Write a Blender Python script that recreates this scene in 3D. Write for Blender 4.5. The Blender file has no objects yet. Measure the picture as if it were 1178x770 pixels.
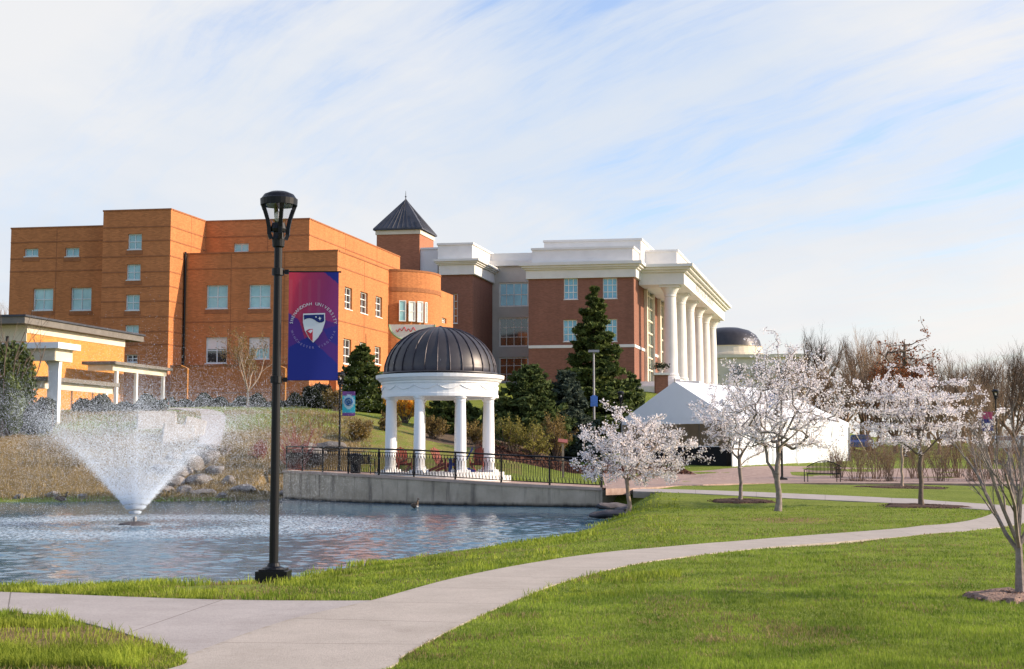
import bpy, math, random
import numpy as np
from mathutils import Vector, Matrix

# ------------------------------------------------------------------ camera, light, exposure
FPX, IW, IH, HOR, CAMZ = 1600.0, 1178.0, 770.0, 525.0, 1.65
TH = math.atan((HOR - IH / 2) / FPX)
SC = bpy.context.scene
COL = SC.collection
cam_d = bpy.data.cameras.new("camera"); cam = bpy.data.objects.new("camera", cam_d); COL.objects.link(cam)
cam.location = (0, 0, CAMZ); cam.rotation_euler = (math.pi / 2 + TH, 0, 0)
cam_d.sensor_width = 36; cam_d.lens = 36 * FPX / IW; cam_d.clip_end = 6000; cam_d.clip_start = 0.1
SC.camera = cam
SUN_EL, SUN_AZ = math.radians(23), math.radians(-2)      # azimuth measured from +X towards +Y
EXPOSURE = 0.46
SUN_STRENGTH, SKY_STRENGTH = 5.0, 0.15
CLOUD = 4.1
SC.view_settings.view_transform = 'Standard'; SC.view_settings.look = 'None'
SC.view_settings.exposure = EXPOSURE; SC.view_settings.gamma = 1; SC.view_settings.use_curve_mapping = False
sun_d = bpy.data.lights.new("sun", 'SUN'); sun = bpy.data.objects.new("sun", sun_d); COL.objects.link(sun)
sun_d.energy = SUN_STRENGTH; sun_d.angle = math.radians(0.6); sun_d.color = (1.0, 0.82, 0.61)
sdir = Vector((math.cos(SUN_EL) * math.cos(SUN_AZ), math.cos(SUN_EL) * math.sin(SUN_AZ), math.sin(SUN_EL)))
sun.rotation_euler = sdir.to_track_quat('Z', 'Y').to_euler()
sun.location = (60, 0, 60)

world = bpy.data.worlds.new("World"); SC.world = world; world.use_nodes = True
def N(nt, typ, ins=None, **kw):
    n = nt.nodes.new(typ)
    for k, v in kw.items(): setattr(n, k, v)
    for k, v in (ins or {}).items():
        if isinstance(v, bpy.types.NodeSocket): nt.links.new(v, n.inputs[k])
        else: n.inputs[k].default_value = v
    return n
def M_(nt, op, a, b=0.0, c=0.0, clamp=False):
    return N(nt, 'ShaderNodeMath', {0: a, 1: b, 2: c}, operation=op, use_clamp=clamp).outputs[0]
def MIX(nt, f, a, b):
    n = nt.nodes.new('ShaderNodeMix'); n.data_type = 'RGBA'
    for i, v in ((0, f), (6, a), (7, b)):
        if isinstance(v, bpy.types.NodeSocket): nt.links.new(v, n.inputs[i])
        else: n.inputs[i].default_value = v if i == 0 else (*v[:3], 1)
    return n.outputs[2]
def RAMP(nt, f, stops):
    n = nt.nodes.new('ShaderNodeValToRGB'); nt.links.new(f, n.inputs[0])
    e = n.color_ramp.elements
    while len(e) < len(stops): e.new(0.5)
    for el, (p, c) in zip(e, stops):
        el.position = p; el.color = (c, c, c, 1) if not isinstance(c, tuple) else (*c, 1)
    return n.outputs[0]
def build_world():
    nt = world.node_tree; nt.nodes.clear()
    sky = N(nt, 'ShaderNodeTexSky', sky_type='NISHITA')
    sky.sun_disc = False; sky.sun_elevation = SUN_EL; sky.sun_rotation = math.pi / 2 - SUN_AZ
    sky.air_density = 1.3; sky.dust_density = 1.0; sky.ozone_density = 1.6
    g = N(nt, 'ShaderNodeTexCoord').outputs['Generated']
    s = N(nt, 'ShaderNodeSeparateXYZ', {0: g})
    zz = M_(nt, 'ADD', M_(nt, 'MAXIMUM', s.outputs[2], 0.0), 0.16)
    px = M_(nt, 'DIVIDE', s.outputs[0], zz); py = M_(nt, 'DIVIDE', s.outputs[1], zz)
    p = N(nt, 'ShaderNodeCombineXYZ', {0: px, 1: py, 2: 0.0}).outputs[0]
    warp = N(nt, 'ShaderNodeTexNoise', {'Vector': p, 'Scale': 0.7, 'Detail': 3.0})
    off = N(nt, 'ShaderNodeVectorMath', {0: warp.outputs['Color'], 1: (0.5, 0.5, 0.5)}, operation='SUBTRACT').outputs[0]
    off = N(nt, 'ShaderNodeVectorMath', {0: off, 'Scale': 0.55}, operation='SCALE').outputs[0]
    q = N(nt, 'ShaderNodeVectorMath', {0: p, 1: off}, operation='ADD').outputs[0]
    def noise2(rot, sc, loc, scale, det, rough, dist=0.0):
        r1 = N(nt, 'ShaderNodeMapping', {'Vector': q, 'Rotation': (0, 0, math.radians(rot))}).outputs[0]
        r2 = N(nt, 'ShaderNodeMapping', {'Vector': r1, 'Scale': (*sc, 1), 'Location': (*loc, 0)}).outputs[0]
        return N(nt, 'ShaderNodeTexNoise', {'Vector': r2, 'Scale': scale, 'Detail': det, 'Roughness': rough, 'Distortion': dist}).outputs[0]
    n1 = noise2(56, (.42, 2.0), (5.3, 2.9), 1.6, 10.0, .64, .15)          # long cirrus streaks
    n2 = noise2(20, (1.0, .8), (7, 2), .85, 7.0, .55)                     # broad sheets
    n3 = noise2(48, (.7, 3.6), (1, 5), 2.0, 9.0, .68, .4)                 # fine fibres
    dens = M_(nt, 'ADD', M_(nt, 'ADD', M_(nt, 'MULTIPLY', n1, .44), M_(nt, 'MULTIPLY', n2, .24)), M_(nt, 'MULTIPLY', n3, .32))
    # more cloud low down and to the west (left), open patches to the upper right
    low = M_(nt, 'SUBTRACT', 0.34, s.outputs[2]); low = M_(nt, 'MULTIPLY', low, 0.30)
    west = M_(nt, 'MULTIPLY', M_(nt, 'SUBTRACT', 0.0, s.outputs[0]), 0.10)
    west = M_(nt, 'ADD', west, M_(nt, 'MULTIPLY', M_(nt, 'MINIMUM', s.outputs[1], 0.3), 0.16))
    dens = M_(nt, 'ADD', M_(nt, 'ADD', dens, low), west)
    cov = RAMP(nt, dens, [(0.465, 0.0), (0.51, 0.42), (0.555, 0.76), (0.62, 1.0)])
    cov = M_(nt, 'ADD', M_(nt, 'MULTIPLY', cov, 0.74), 0.23)
    tone = RAMP(nt, n2, [(0.38, (0.84, 0.93, 1.06)), (0.60, (1.05, 1.05, 1.06))])
    warmf = M_(nt, 'MULTIPLY', M_(nt, 'MULTIPLY', M_(nt, 'SUBTRACT', .30, s.outputs[2]), 3.0, clamp=True), M_(nt, 'ADD', M_(nt, 'MULTIPLY', s.outputs[0], 1.5), .45, clamp=True), clamp=True)
    tone = MIX(nt, warmf, tone, (1.15, 1.10, 1.05))
    cc = N(nt, 'ShaderNodeVectorMath', {0: tone, 'Scale': CLOUD}, operation='SCALE').outputs[0]
    skyb = N(nt, 'ShaderNodeVectorMath', {0: sky.outputs[0], 1: (.92, .98, 1.25)}, operation='MULTIPLY').outputs[0]
    col = MIX(nt, cov, skyb, cc)
    bg = N(nt, 'ShaderNodeBackground', {'Color': col, 'Strength': SKY_STRENGTH})
    out = N(nt, 'ShaderNodeOutputWorld'); nt.links.new(bg.outputs[0], out.inputs[0])
build_world()

# ------------------------------------------------------------------ helpers: the eye's geometry (measured off the photograph with real distances)
CT, ST = math.cos(TH), math.sin(TH)
def ray(px, py):
    a = (px - IW / 2) / FPX; b = (IH / 2 - py) / FPX
    return np.array([a, CT - ST * b, ST + CT * b])
def P(px, py, Y):
    d = ray(px, py); k = Y / d[1]; return np.array([d[0] * k, Y, CAMZ + d[2] * k])
def z_at(Y, py):
    r = (IH / 2 - py) / FPX; return CAMZ + Y * (ST + r * CT) / (CT - r * ST)
def t_at(K, d, px, z):
    q = (px - IW / 2) / FPX
    return (q * (K[1] * CT + (z - CAMZ) * ST) - K[0]) / (d[0] - q * d[1] * CT)
rng = np.random.default_rng(7); random.seed(7)
def vnoise(x, y, s, seed=0):
    r = np.random.default_rng(seed).random((64, 64)); x = np.asarray(x) / s + 1000; y = np.asarray(y) / s + 1000
    xi = np.floor(x).astype(int); yi = np.floor(y).astype(int); fx = x - xi; fy = y - yi
    fx = fx * fx * (3 - 2 * fx); fy = fy * fy * (3 - 2 * fy)
    g = lambda i, j: r[i % 64, j % 64]
    return (g(xi, yi) * (1 - fx) + g(xi + 1, yi) * fx) * (1 - fy) + (g(xi, yi + 1) * (1 - fx) + g(xi + 1, yi + 1) * fx) * fy
def fbm(x, y, s, seed=0):
    return 0.55 * vnoise(x, y, s, seed) + 0.3 * vnoise(x, y, s / 2.1, seed + 1) + 0.15 * vnoise(x, y, s / 4.3, seed + 2)

class MB:
    """collects faces and links them as ONE mesh object"""
    def __init__(self): self.v = []; self.f = []; self.n = 0; self.attr = []
    def add(self, verts, faces):
        verts = np.asarray(verts, float).reshape(-1, 3)
        faces = np.asarray(faces, int)
        self.v.append(verts); self.f.append(faces + self.n); self.n += len(verts)
    def addl(self, verts, faces):            # faces of mixed size
        verts = np.asarray(verts, float).reshape(-1, 3); self.v.append(verts)
        by = {}
        for f in faces: by.setdefault(len(f), []).append(f)
        for k, fs in by.items(): self.f.append(np.array(fs, int) + self.n)
        self.n += len(verts)
    def box(self, c, s, ax=None, ay=None):
        """c centre, s full sizes; ax the local x direction in plan (and ay the local y)"""
        ax = np.array([1, 0, 0.]) if ax is None else np.array([ax[0], ax[1], 0.])
        ay = np.array([-ax[1], ax[0], 0.]) if ay is None else np.array([ay[0], ay[1], 0.])
        vs = []
        for z in (-.5, .5):
            for x, y in ((-.5, -.5), (.5, -.5), (.5, .5), (-.5, .5)):
                vs.append(np.array(c) + ax * x * s[0] + ay * y * s[1] + np.array([0, 0, z * s[2]]))
        self.add(vs, [(0, 3, 2, 1), (4, 5, 6, 7), (0, 1, 5, 4), (1, 2, 6, 5), (2, 3, 7, 6), (3, 0, 4, 7)])
    def beam(self, a, b, w, h=None):
        a = Vector(a); b = Vector(b); h = h or w; d = (b - a).normalized()
        up = Vector((0, 0, 1)) if abs(d.z) < .95 else Vector((0, 1, 0))
        s = d.cross(up).normalized() * w / 2; t = s.cross(d).normalized() * h / 2
        vs = [p + i * s + j * t for p in (a, b) for i, j in ((-1, -1), (1, -1), (1, 1), (-1, 1))]
        self.add(vs, [(0, 1, 2, 3), (4, 7, 6, 5), (0, 4, 5, 1), (1, 5, 6, 2), (2, 6, 7, 3), (3, 7, 4, 0)])
    def tube(self, pts, rad, k=6, cap=False):
        pts = [np.array(p, float) for p in pts]; n = len(pts); vs = []
        rad = [rad] * n if np.isscalar(rad) else rad
        a = np.arange(k) * 2 * math.pi / k; ca, sa = np.cos(a)[:, None], np.sin(a)[:, None]
        for i, p in enumerate(pts):
            d = pts[min(i + 1, n - 1)] - pts[max(i - 1, 0)]; d = d / (np.linalg.norm(d) + 1e-9)
            u = np.cross(d, (0.31, 0.2, 0.93) if abs(d[2]) < .8 else (1, 0.1, 0)); u /= np.linalg.norm(u) + 1e-9; w = np.cross(d, u)
            vs.append(p + (ca * u + sa * w) * rad[i])
        f = [(i * k + j, i * k + (j + 1) % k, (i + 1) * k + (j + 1) % k, (i + 1) * k + j) for i in range(n - 1) for j in range(k)]
        self.add(np.concatenate(vs), f)
        if cap:
            self.addl(np.concatenate([vs[0], vs[-1]]), [tuple(range(k))[::-1], tuple(range(k, 2 * k))])
    def lathe(self, prof, c=(0, 0, 0), k=32, ribs=None):
        a = np.arange(k) * 2 * math.pi / k; vs = []
        for r, z in prof: vs.append(np.stack([c[0] + r * np.cos(a), c[1] + r * np.sin(a), np.full(k, c[2] + z)], 1))
        n = len(prof)
        f = [(i * k + j, i * k + (j + 1) % k, (i + 1) * k + (j + 1) % k, (i + 1) * k + j) for i in range(n - 1) for j in range(k)]
        self.add(np.concatenate(vs), f)
    def prism(self, poly, z0, z1):
        n = len(poly); vs = [(x, y, z0) for x, y in poly] + [(x, y, z1) for x, y in poly]
        self.addl(vs, [tuple(range(n))[::-1], tuple(range(n, 2 * n))] + [(i, (i + 1) % n, (i + 1) % n + n, i + n) for i in range(n)])
    def leaves(self, pts, size, flat=0.0, asp=1.0, r=None):
        """a small randomly turned quad-ish triangle pair at every point"""
        r = r or rng; pts = np.asarray(pts, float); n = len(pts)
        if n == 0: return
        size = np.broadcast_to(size, (n,)).reshape(n, 1) if not np.isscalar(size) else size * (0.6 + 0.8 * r.random((n, 1)))
        a = r.normal(size=(n, 3)); a[:, 2] *= (1 - flat); a /= np.linalg.norm(a, axis=1, keepdims=True) + 1e-9
        b = r.normal(size=(n, 3)); b[:, 2] *= (1 - flat); b -= a * (a * b).sum(1, keepdims=True); b /= np.linalg.norm(b, axis=1, keepdims=True) + 1e-9
        a = a * size * asp; b = b * size
        v = np.stack([pts - a * .5, pts - b * .35, pts + a * .5, pts + b * .35], 1).reshape(-1, 3)
        self.add(v, np.arange(4 * n).reshape(n, 4))
    def build(self, name, m, parent=None, smooth=False, **props):
        me = bpy.data.meshes.new(name)
        if self.n:
            V = np.concatenate(self.v); me.vertices.add(len(V)); me.vertices.foreach_set('co', V.ravel())
            lv = np.concatenate([f.ravel() for f in self.f]).astype(np.int32)
            lt = np.concatenate([np.full(f.shape[0], f.shape[1]) for f in self.f]).astype(np.int32)
            ls = np.concatenate([[0], np.cumsum(lt)[:-1]]).astype(np.int32)
            me.loops.add(len(lv)); me.loops.foreach_set('vertex_index', lv)
            me.polygons.add(len(lt)); me.polygons.foreach_set('loop_start', ls); me.polygons.foreach_set('loop_total', lt)
            me.update(calc_edges=True)
            me.polygons.foreach_set('use_smooth', np.full(len(lt), bool(smooth)))
        me.materials.append(m)
        o = bpy.data.objects.new(name, me); COL.objects.link(o)
        if parent is not None:
            o.parent = parent; o.matrix_parent_inverse = parent_inv(parent)
        for k, v in props.items(): o[k] = v
        return o
def parent_inv(p):
    if p.parent: return Matrix()
    return (Matrix.Translation(p.location) @ p.rotation_euler.to_matrix().to_4x4() @ Matrix.Diagonal((*p.scale, 1))).inverted() if not p.get('_local') else Matrix()
def tag(o, label=None, cat=None, group=None, kind=None):
    if label: o['label'] = label
    if cat: o['category'] = cat
    if group: o['group'] = group
    if kind: o['kind'] = kind
    return o
def thing(name, loc, label, cat, group=None, local=False, rz=0, scale=1):
    """an Empty at the thing's base. local: its parts are modelled round the origin, else in world coordinates"""
    o = bpy.data.objects.new(name, None); COL.objects.link(o); o.location = [float(c) for c in loc]; o.rotation_euler = (0, 0, rz)
    o.scale = (scale,) * 3 if np.isscalar(scale) else scale
    o.empty_display_size = 0.3
    if local: LOCAL.add(o.name)
    return tag(o, label, cat, group)
LOCAL = set()
def parent_inv(p):
    if p.name in LOCAL or p.parent is not None or p.type == 'MESH': return Matrix()
    return Matrix.Translation(p.location).inverted()
def copy_tree(o, parent=None, **over):
    c = o.copy(); COL.objects.link(c)
    if parent is not None: c.parent = parent
    for ch in [x for x in o.children]: copy_tree(ch, c)
    return c

# ------------------------------------------------------------------ materials
def mat(name, col, rough=.85, var=.12, vs=3.0, col2=None, bump=0.0, bs=20.0, spec=.3, metal=0.0, trans=0.0, detail=4.0, streak=None, big=None):
    m = bpy.data.materials.new(name); m.use_nodes = True; nt = m.node_tree; b = nt.nodes['Principled BSDF']
    out = nt.nodes['Material Output']
    pos = N(nt, 'ShaderNodeNewGeometry').outputs['Position']
    vec = pos
    if streak: vec = N(nt, 'ShaderNodeMapping', {'Vector': pos, 'Scale': streak}).outputs[0]
    n = N(nt, 'ShaderNodeTexNoise', {'Vector': vec, 'Scale': vs, 'Detail': detail, 'Roughness': .6}).outputs[0]
    f = RAMP(nt, n, [(.3, 0.0), (.7, 1.0)])
    c1 = tuple(max(0, c * (1 - var)) for c in col); c2 = col2 or tuple(min(1, c * (1 + var)) for c in col)
    c = MIX(nt, f, c1, c2); nt.links.new(c, b.inputs['Base Color'])
    if big:
        nb = N(nt, 'ShaderNodeTexNoise', {'Vector': pos, 'Scale': big[0], 'Detail': 6.0, 'Roughness': .65}).outputs[0]; fb_ = RAMP(nt, nb, [(.36, big[1]), (.64, big[2])])
        c = N(nt, 'ShaderNodeVectorMath', {0: c, 1: fb_}, operation='MULTIPLY').outputs[0]; nt.links.new(c, b.inputs['Base Color'])
    b.inputs['Roughness'].default_value = rough; b.inputs['Metallic'].default_value = metal
    b.inputs['Specular IOR Level'].default_value = spec
    if bump:
        bn = N(nt, 'ShaderNodeTexNoise', {'Vector': pos, 'Scale': bs, 'Detail': 4.0}).outputs[0]
        bp = N(nt, 'ShaderNodeBump', {'Height': bn, 'Strength': bump, 'Distance': .02}); nt.links.new(bp.outputs[0], b.inputs['Normal'])
    if trans:
        t = N(nt, 'ShaderNodeBsdfTranslucent', {'Color': c}); mx = N(nt, 'ShaderNodeMixShader', {0: trans, 1: b.outputs[0], 2: t.outputs[0]})
        nt.links.new(mx.outputs[0], out.inputs[0])
    return m
def brick(name, col, mortar, var=.06):
    m = mat(name, col, .9, var, .25); nt = m.node_tree; b = nt.nodes['Principled BSDF']
    base = b.inputs['Base Color'].links[0].from_socket
    pos = N(nt, 'ShaderNodeNewGeometry').outputs['Position']; s = N(nt, 'ShaderNodeSeparateXYZ', {0: pos})
    a = M_(nt, 'ADD', s.outputs[0], s.outputs[1])
    v = N(nt, 'ShaderNodeCombineXYZ', {0: a, 1: s.outputs[2], 2: 0.0}).outputs[0]
    br = N(nt, 'ShaderNodeTexBrick', {'Vector': v, 'Color1': (.75, .75, .75, 1), 'Color2': (1.15, 1.15, 1.15, 1), 'Mortar': (*mortar, 1), 'Scale': 1.0,
           'Mortar Size': .012, 'Brick Width': .24, 'Row Height': .085, 'Mortar Smooth': .3})
    mm = nt.nodes.new('ShaderNodeMix'); mm.data_type = 'RGBA'; mm.blend_type = 'MULTIPLY'; mm.inputs[0].default_value = .8
    nt.links.new(base, mm.inputs[6]); nt.links.new(br.outputs[0], mm.inputs[7])
    # rain streaks, vertical, faint
    st = N(nt, 'ShaderNodeMapping', {'Vector': pos, 'Scale': (.9, .9, .06)}).outputs[0]
    n2 = N(nt, 'ShaderNodeTexNoise', {'Vector': st, 'Scale': 1.6, 'Detail': 5.0}).outputs[0]
    f = RAMP(nt, n2, [(.35, .93), (.65, 1.03)])
    m3 = nt.nodes.new('ShaderNodeMix'); m3.data_type = 'RGBA'; m3.blend_type = 'MULTIPLY'; m3.inputs[0].default_value = 1
    nt.links.new(mm.outputs[2], m3.inputs[6]); nt.links.new(f, m3.inputs[7])
    nt.links.new(m3.outputs[2], b.inputs['Base Color'])
    return m
def glassy(name, col, rough=.06, col2=None, vs=1.2):
    m = mat(name, col, rough, .25, vs, col2, spec=.9); m.node_tree.nodes['Principled BSDF'].inputs['IOR'].default_value = 1.6; return m

Mt = {}
Mt['brick_o'] = brick('orange_brick', (.52, .200, .074), (.92, .88, .85))
Mt['brick_o2'] = brick('orange_brick_band', (.35, .14, .06), (.9, .85, .8))
Mt['brick_c'] = brick('cupola_brick', (.36, .15, .085), (1, .95, .9))
Mt['brick_y'] = brick('golden_brick', (.60, .26, .07), (.9, .85, .8))
Mt['brick_r'] = brick('red_brick', (.25, .115, .08), (1.05, 1.0, .95))
Mt['stone'] = mat('pale_stone', (.72, .70, .67), .8, .06, .8)
Mt['stone_g'] = mat('grey_precast', (.50, .47, .44), .8, .08, .8)
Mt['cream'] = mat('cream_stone', (.68, .60, .47), .8, .08, .8)
Mt['white'] = mat('white_paint', (.80, .80, .80), .55, .03, 2.0)
Mt['slate'] = mat('grey_slate_roof', (.055, .058, .072), .6, .25, 1.0)
Mt['dark_roof'] = mat('bronze_metal_roof', (.052, .046, .047), .42, .3, .8, metal=.35, spec=.5)
Mt['roof_edge'] = mat('grey_roof_edge', (.17, .155, .14), .7, .15, 2)
Mt['flat_roof'] = mat('roof_gravel', (.30, .29, .27), .95, .15, 4)
Mt['frame'] = mat('window_frame', (.66, .72, .72), .5, .04, 2)
Mt['frame_w'] = mat('white_window_frame', (.78, .77, .74), .5, .04, 2)
Mt['teal'] = glassy('teal_glass', (.16, .44, .46), col2=(.36, .62, .62), vs=.5)
Mt['blueg'] = glassy('blue_glass', (.05, .30, .46), col2=(.16, .50, .66), vs=.5)
Mt['darkg'] = glassy('dark_glass', (.012, .014, .018), col2=(.06, .06, .06))
Mt['blind'] = mat('white_blind', (.75, .72, .68), .7, .06, 1.5)
Mt['black'] = mat('black_painted_metal', (.004, .004, .006), .42, .2, 4, spec=.28)
Mt['bark'] = mat('brown_bark', (.15, .115, .09), .95, .3, 8, bump=.6, bs=30)
Mt['bark_g'] = mat('grey_bark', (.23, .19, .17), .9, .3, 9, bump=.6, bs=30)
Mt['bark_p'] = mat('pale_bark', (.33, .25, .19), .9, .25, 6)
Mt['twig_dark'] = mat('dark_winter_twigs', (.13, .085, .06), .95, .3, .3)
Mt['twig_far'] = mat('far_twigs', (.27, .185, .125), .95, .3, .15)
Mt['blossom'] = mat('pale_pink_blossom', (.84, .76, .76), .8, .07, 6, col2=(.90, .87, .87), trans=.35)
Mt['blossom_w'] = mat('white_blossom', (.84, .77, .80), .8, .06, 6, col2=(.9, .87, .89), trans=.35)
Mt['spruce'] = mat('spruce_needles', (.035, .060, .016), .8, .45, 1.2, col2=(.14, .18, .04), trans=.2)
Mt['pine_l'] = mat('light_conifer_needles', (.05, .085, .03), .8, .4, 1.2, col2=(.14, .18, .05), trans=.25)
Mt['pine_b'] = mat('blue_conifer_needles', (.055, .085, .06), .8, .4, 1.2, col2=(.10, .13, .095), trans=.25)
Mt['hedge'] = mat('hedge_leaves', (.018, .026, .014), .8, .4, 2, col2=(.05, .06, .03), trans=.15)
Mt['tanleaf'] = mat('tan_twiggy_foliage', (.20, .13, .05), .9, .4, 1.5, col2=(.28, .20, .06), trans=.3)
Mt['greenbud'] = mat('yellow_green_buds', (.20, .20, .05), .9, .4, 1.5, col2=(.32, .27, .06), trans=.3)
Mt['forsythia'] = mat('golden_flowers', (.75, .40, .05), .9, .2, 1.5, trans=.3)
Mt['rust'] = mat('rust_brown_leaves', (.26, .085, .035), .9, .35, 1.5, col2=(.36, .13, .05), trans=.3)
Mt['redtwig'] = mat('red_twigs', (.26, .08, .065), .8, .3, 4)
Mt['mulch'] = mat('brown_mulch', (.075, .042, .030), 1, .5, 14, bump=1, bs=40)
Mt['mulch_r'] = mat('red_mulch', (.12, .055, .036), 1, .4, 6, bump=1, bs=30)
Mt['mulch_p'] = mat('pale_mulch', (.26, .17, .13), 1, .4, 14, bump=1, bs=40)
Mt['rock'] = mat('grey_rock', (.17, .155, .145), .9, .35, 1.6, bump=.8, bs=6)
Mt['rock_d'] = mat('dark_rock', (.09, .08, .085), .8, .4, 2.5, bump=.8, bs=6)
Mt['tent'] = mat('white_tent_fabric', (.82, .85, .90), .6, .03, .6, trans=.12)
Mt['wood_r'] = mat('red_brown_wood', (.20, .045, .03), .6, .2, 6)
Mt['wood_b'] = mat('blue_painted_wood', (.015, .03, .16), .5, .1, 6)
Mt['grey_metal'] = mat('grey_metal', (.30, .30, .31), .5, .1, 3, metal=.4)
Mt['tyre'] = mat('tyre_rubber', (.015, .015, .015), .9, .1, 3)

# ------------------------------------------------------------------ ground
STN = [-0.15, -0.02, 0.055, 0.17, 0.27]
PROF = [
 ([0, 50, 66, 69, 73, 78, 84, 92, 115, 140, 200, 400], [0, 0, -.25, .5, 1.5, 2.6, 4.1, 4.7, 6.0, 8.0, 11, 14]),
 ([0, 50, 62, 67, 72, 80, 90, 100, 120, 140, 200, 400], [0, 0, .55, .8, 1.0, 1.55, 2.9, 4.2, 7.0, 9.0, 10, 14]),
 ([0, 45, 56, 75, 88, 105, 125, 140, 200, 400], [0, 0, .36, .45, 1.0, 2.0, 5.5, 8.4, 9.4, 11]),
 ([0, 45, 56, 75, 88, 105, 125, 140, 200, 400], [0, 0, .36, .37, 1.0, 1.6, 4.0, 7.5, 9.0, 10]),
 ([0, 45, 60, 75, 88, 110, 150, 200, 400], [0, 0, .30, .34, .8, 1.5, 2.9, 4, 6])]
def base_h(x, y):
    x = np.asarray(x, float); y = np.asarray(y, float)
    a = np.clip(x / np.maximum(y, 5), STN[0], STN[-1])
    hs = [np.interp(y, *p) for p in PROF]; out = np.zeros_like(y)
    for i in range(len(STN) - 1):
        t = (a - STN[i]) / (STN[i + 1] - STN[i]); t2 = np.clip(t, 0, 1); t2 = t2 * t2 * (3 - 2 * t2)
        m = (t >= 0) & (t <= 1); out = np.where(m, hs[i] * (1 - t2) + hs[i + 1] * t2, out)
    far = np.clip((y - 400) / 600, 0, 1); return out * (1 - .4 * far)
WZ = -0.35
def Gz(px, py, z): d = ray(px, py); k = (z - CAMZ) / d[2]; return (d[0] * k, d[1] * k)
WALL = [(3.55, 55.0), (1.6, 55.5), (-.3, 56.3), (-2.2, 57.2), (-4.0, 58.3), (-6.0, 60.0), (-7.8, 61.9), (-9.4, 64.0), (-10.9, 66.6)]
near = [(-420, 686), (-200, 680), (-60, 677.5), (0, 676.5), (60, 675), (130, 676), (200, 674), (260, 672), (300, 668), (341, 661), (370, 654), (403, 650), (450, 641), (488, 637), (540, 632), (586, 625), (630, 616), (667, 607), (700, 596), (710, 589)]
POND = [Gz(a, b, WZ) for a, b in near] + [(4.2, 54.6)] + [(x, y + .25) for x, y in WALL] + [Gz(a, b, WZ) for a, b in [(322, 574), (290, 576), (240, 576.5), (190, 577.5), (120, 577), (40, 578), (-80, 577.5), (-250, 579), (-420, 584)]]
POND = np.array(POND)
def pond_sd(x, y):
    """signed distance to the shore: negative in the pond"""
    x = np.asarray(x, float); y = np.asarray(y, float); d = np.full(x.shape, 1e9); ins = np.zeros(x.shape, bool)
    n = len(POND)
    for i in range(n):
        (x0, y0), (x1, y1) = POND[i], POND[(i + 1) % n]; ex, ey = x1 - x0, y1 - y0
        t = np.clip(((x - x0) * ex + (y - y0) * ey) / (ex * ex + ey * ey), 0, 1)
        d = np.minimum(d, np.hypot(x - x0 - t * ex, y - y0 - t * ey))
        c = ((y0 > y) != (y1 > y)) & (x < (x1 - x0) * (y - y0) / ((y1 - y0) or 1e-9) + x0); ins ^= c
    return np.where(ins, -d, d)
def H(x, y, sd=None):
    x = np.asarray(x, float); y = np.asarray(y, float)
    sd = pond_sd(x, y) if sd is None else sd
    b = base_h(x, y)
    wob = (fbm(x, y, 3.0, 5) - .5) * .10 * np.clip((np.hypot(x, y) - 12) / 20, 0, 1)
    w = np.clip(sd / np.interp(y, [24, 30, 42], [4.3, 3.2, 1.6]), 0, 1); w = np.where(y < 32, 1 - (1 - w) ** 1.25, w * w * (3 - 2 * w))
    out = (WZ - .04) + (b + wob - WZ + .04) * w
    bankbump = np.clip(1 - abs(y - 76) / 14, 0, 1) * (fbm(x, y, 5.0, 11) - .5) * 1.1 * (x < -6)
    out = out + bankbump * w
    # the terrace slab covers this ground: keep the ground below it
    under = (x > -12.5) & (x < 3.2) & (sd < 7.5) & (y > 54.5) & (y < 73)
    out = np.where((sd > 0) & under, np.minimum(out, .12 + .0 * out), out)
    return np.where(sd < 0, WZ - .05 - np.minimum(1.0, -sd * .5), out)
def hz(x, y): return float(H(np.array([x]), np.array([y]))[0])
def G(px, py):
    z = 0.0
    for _ in range(12):
        x, y = Gz(px, py, z); z = .5 * z + .5 * float(base_h(x, y))
    return (x, y)

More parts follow.
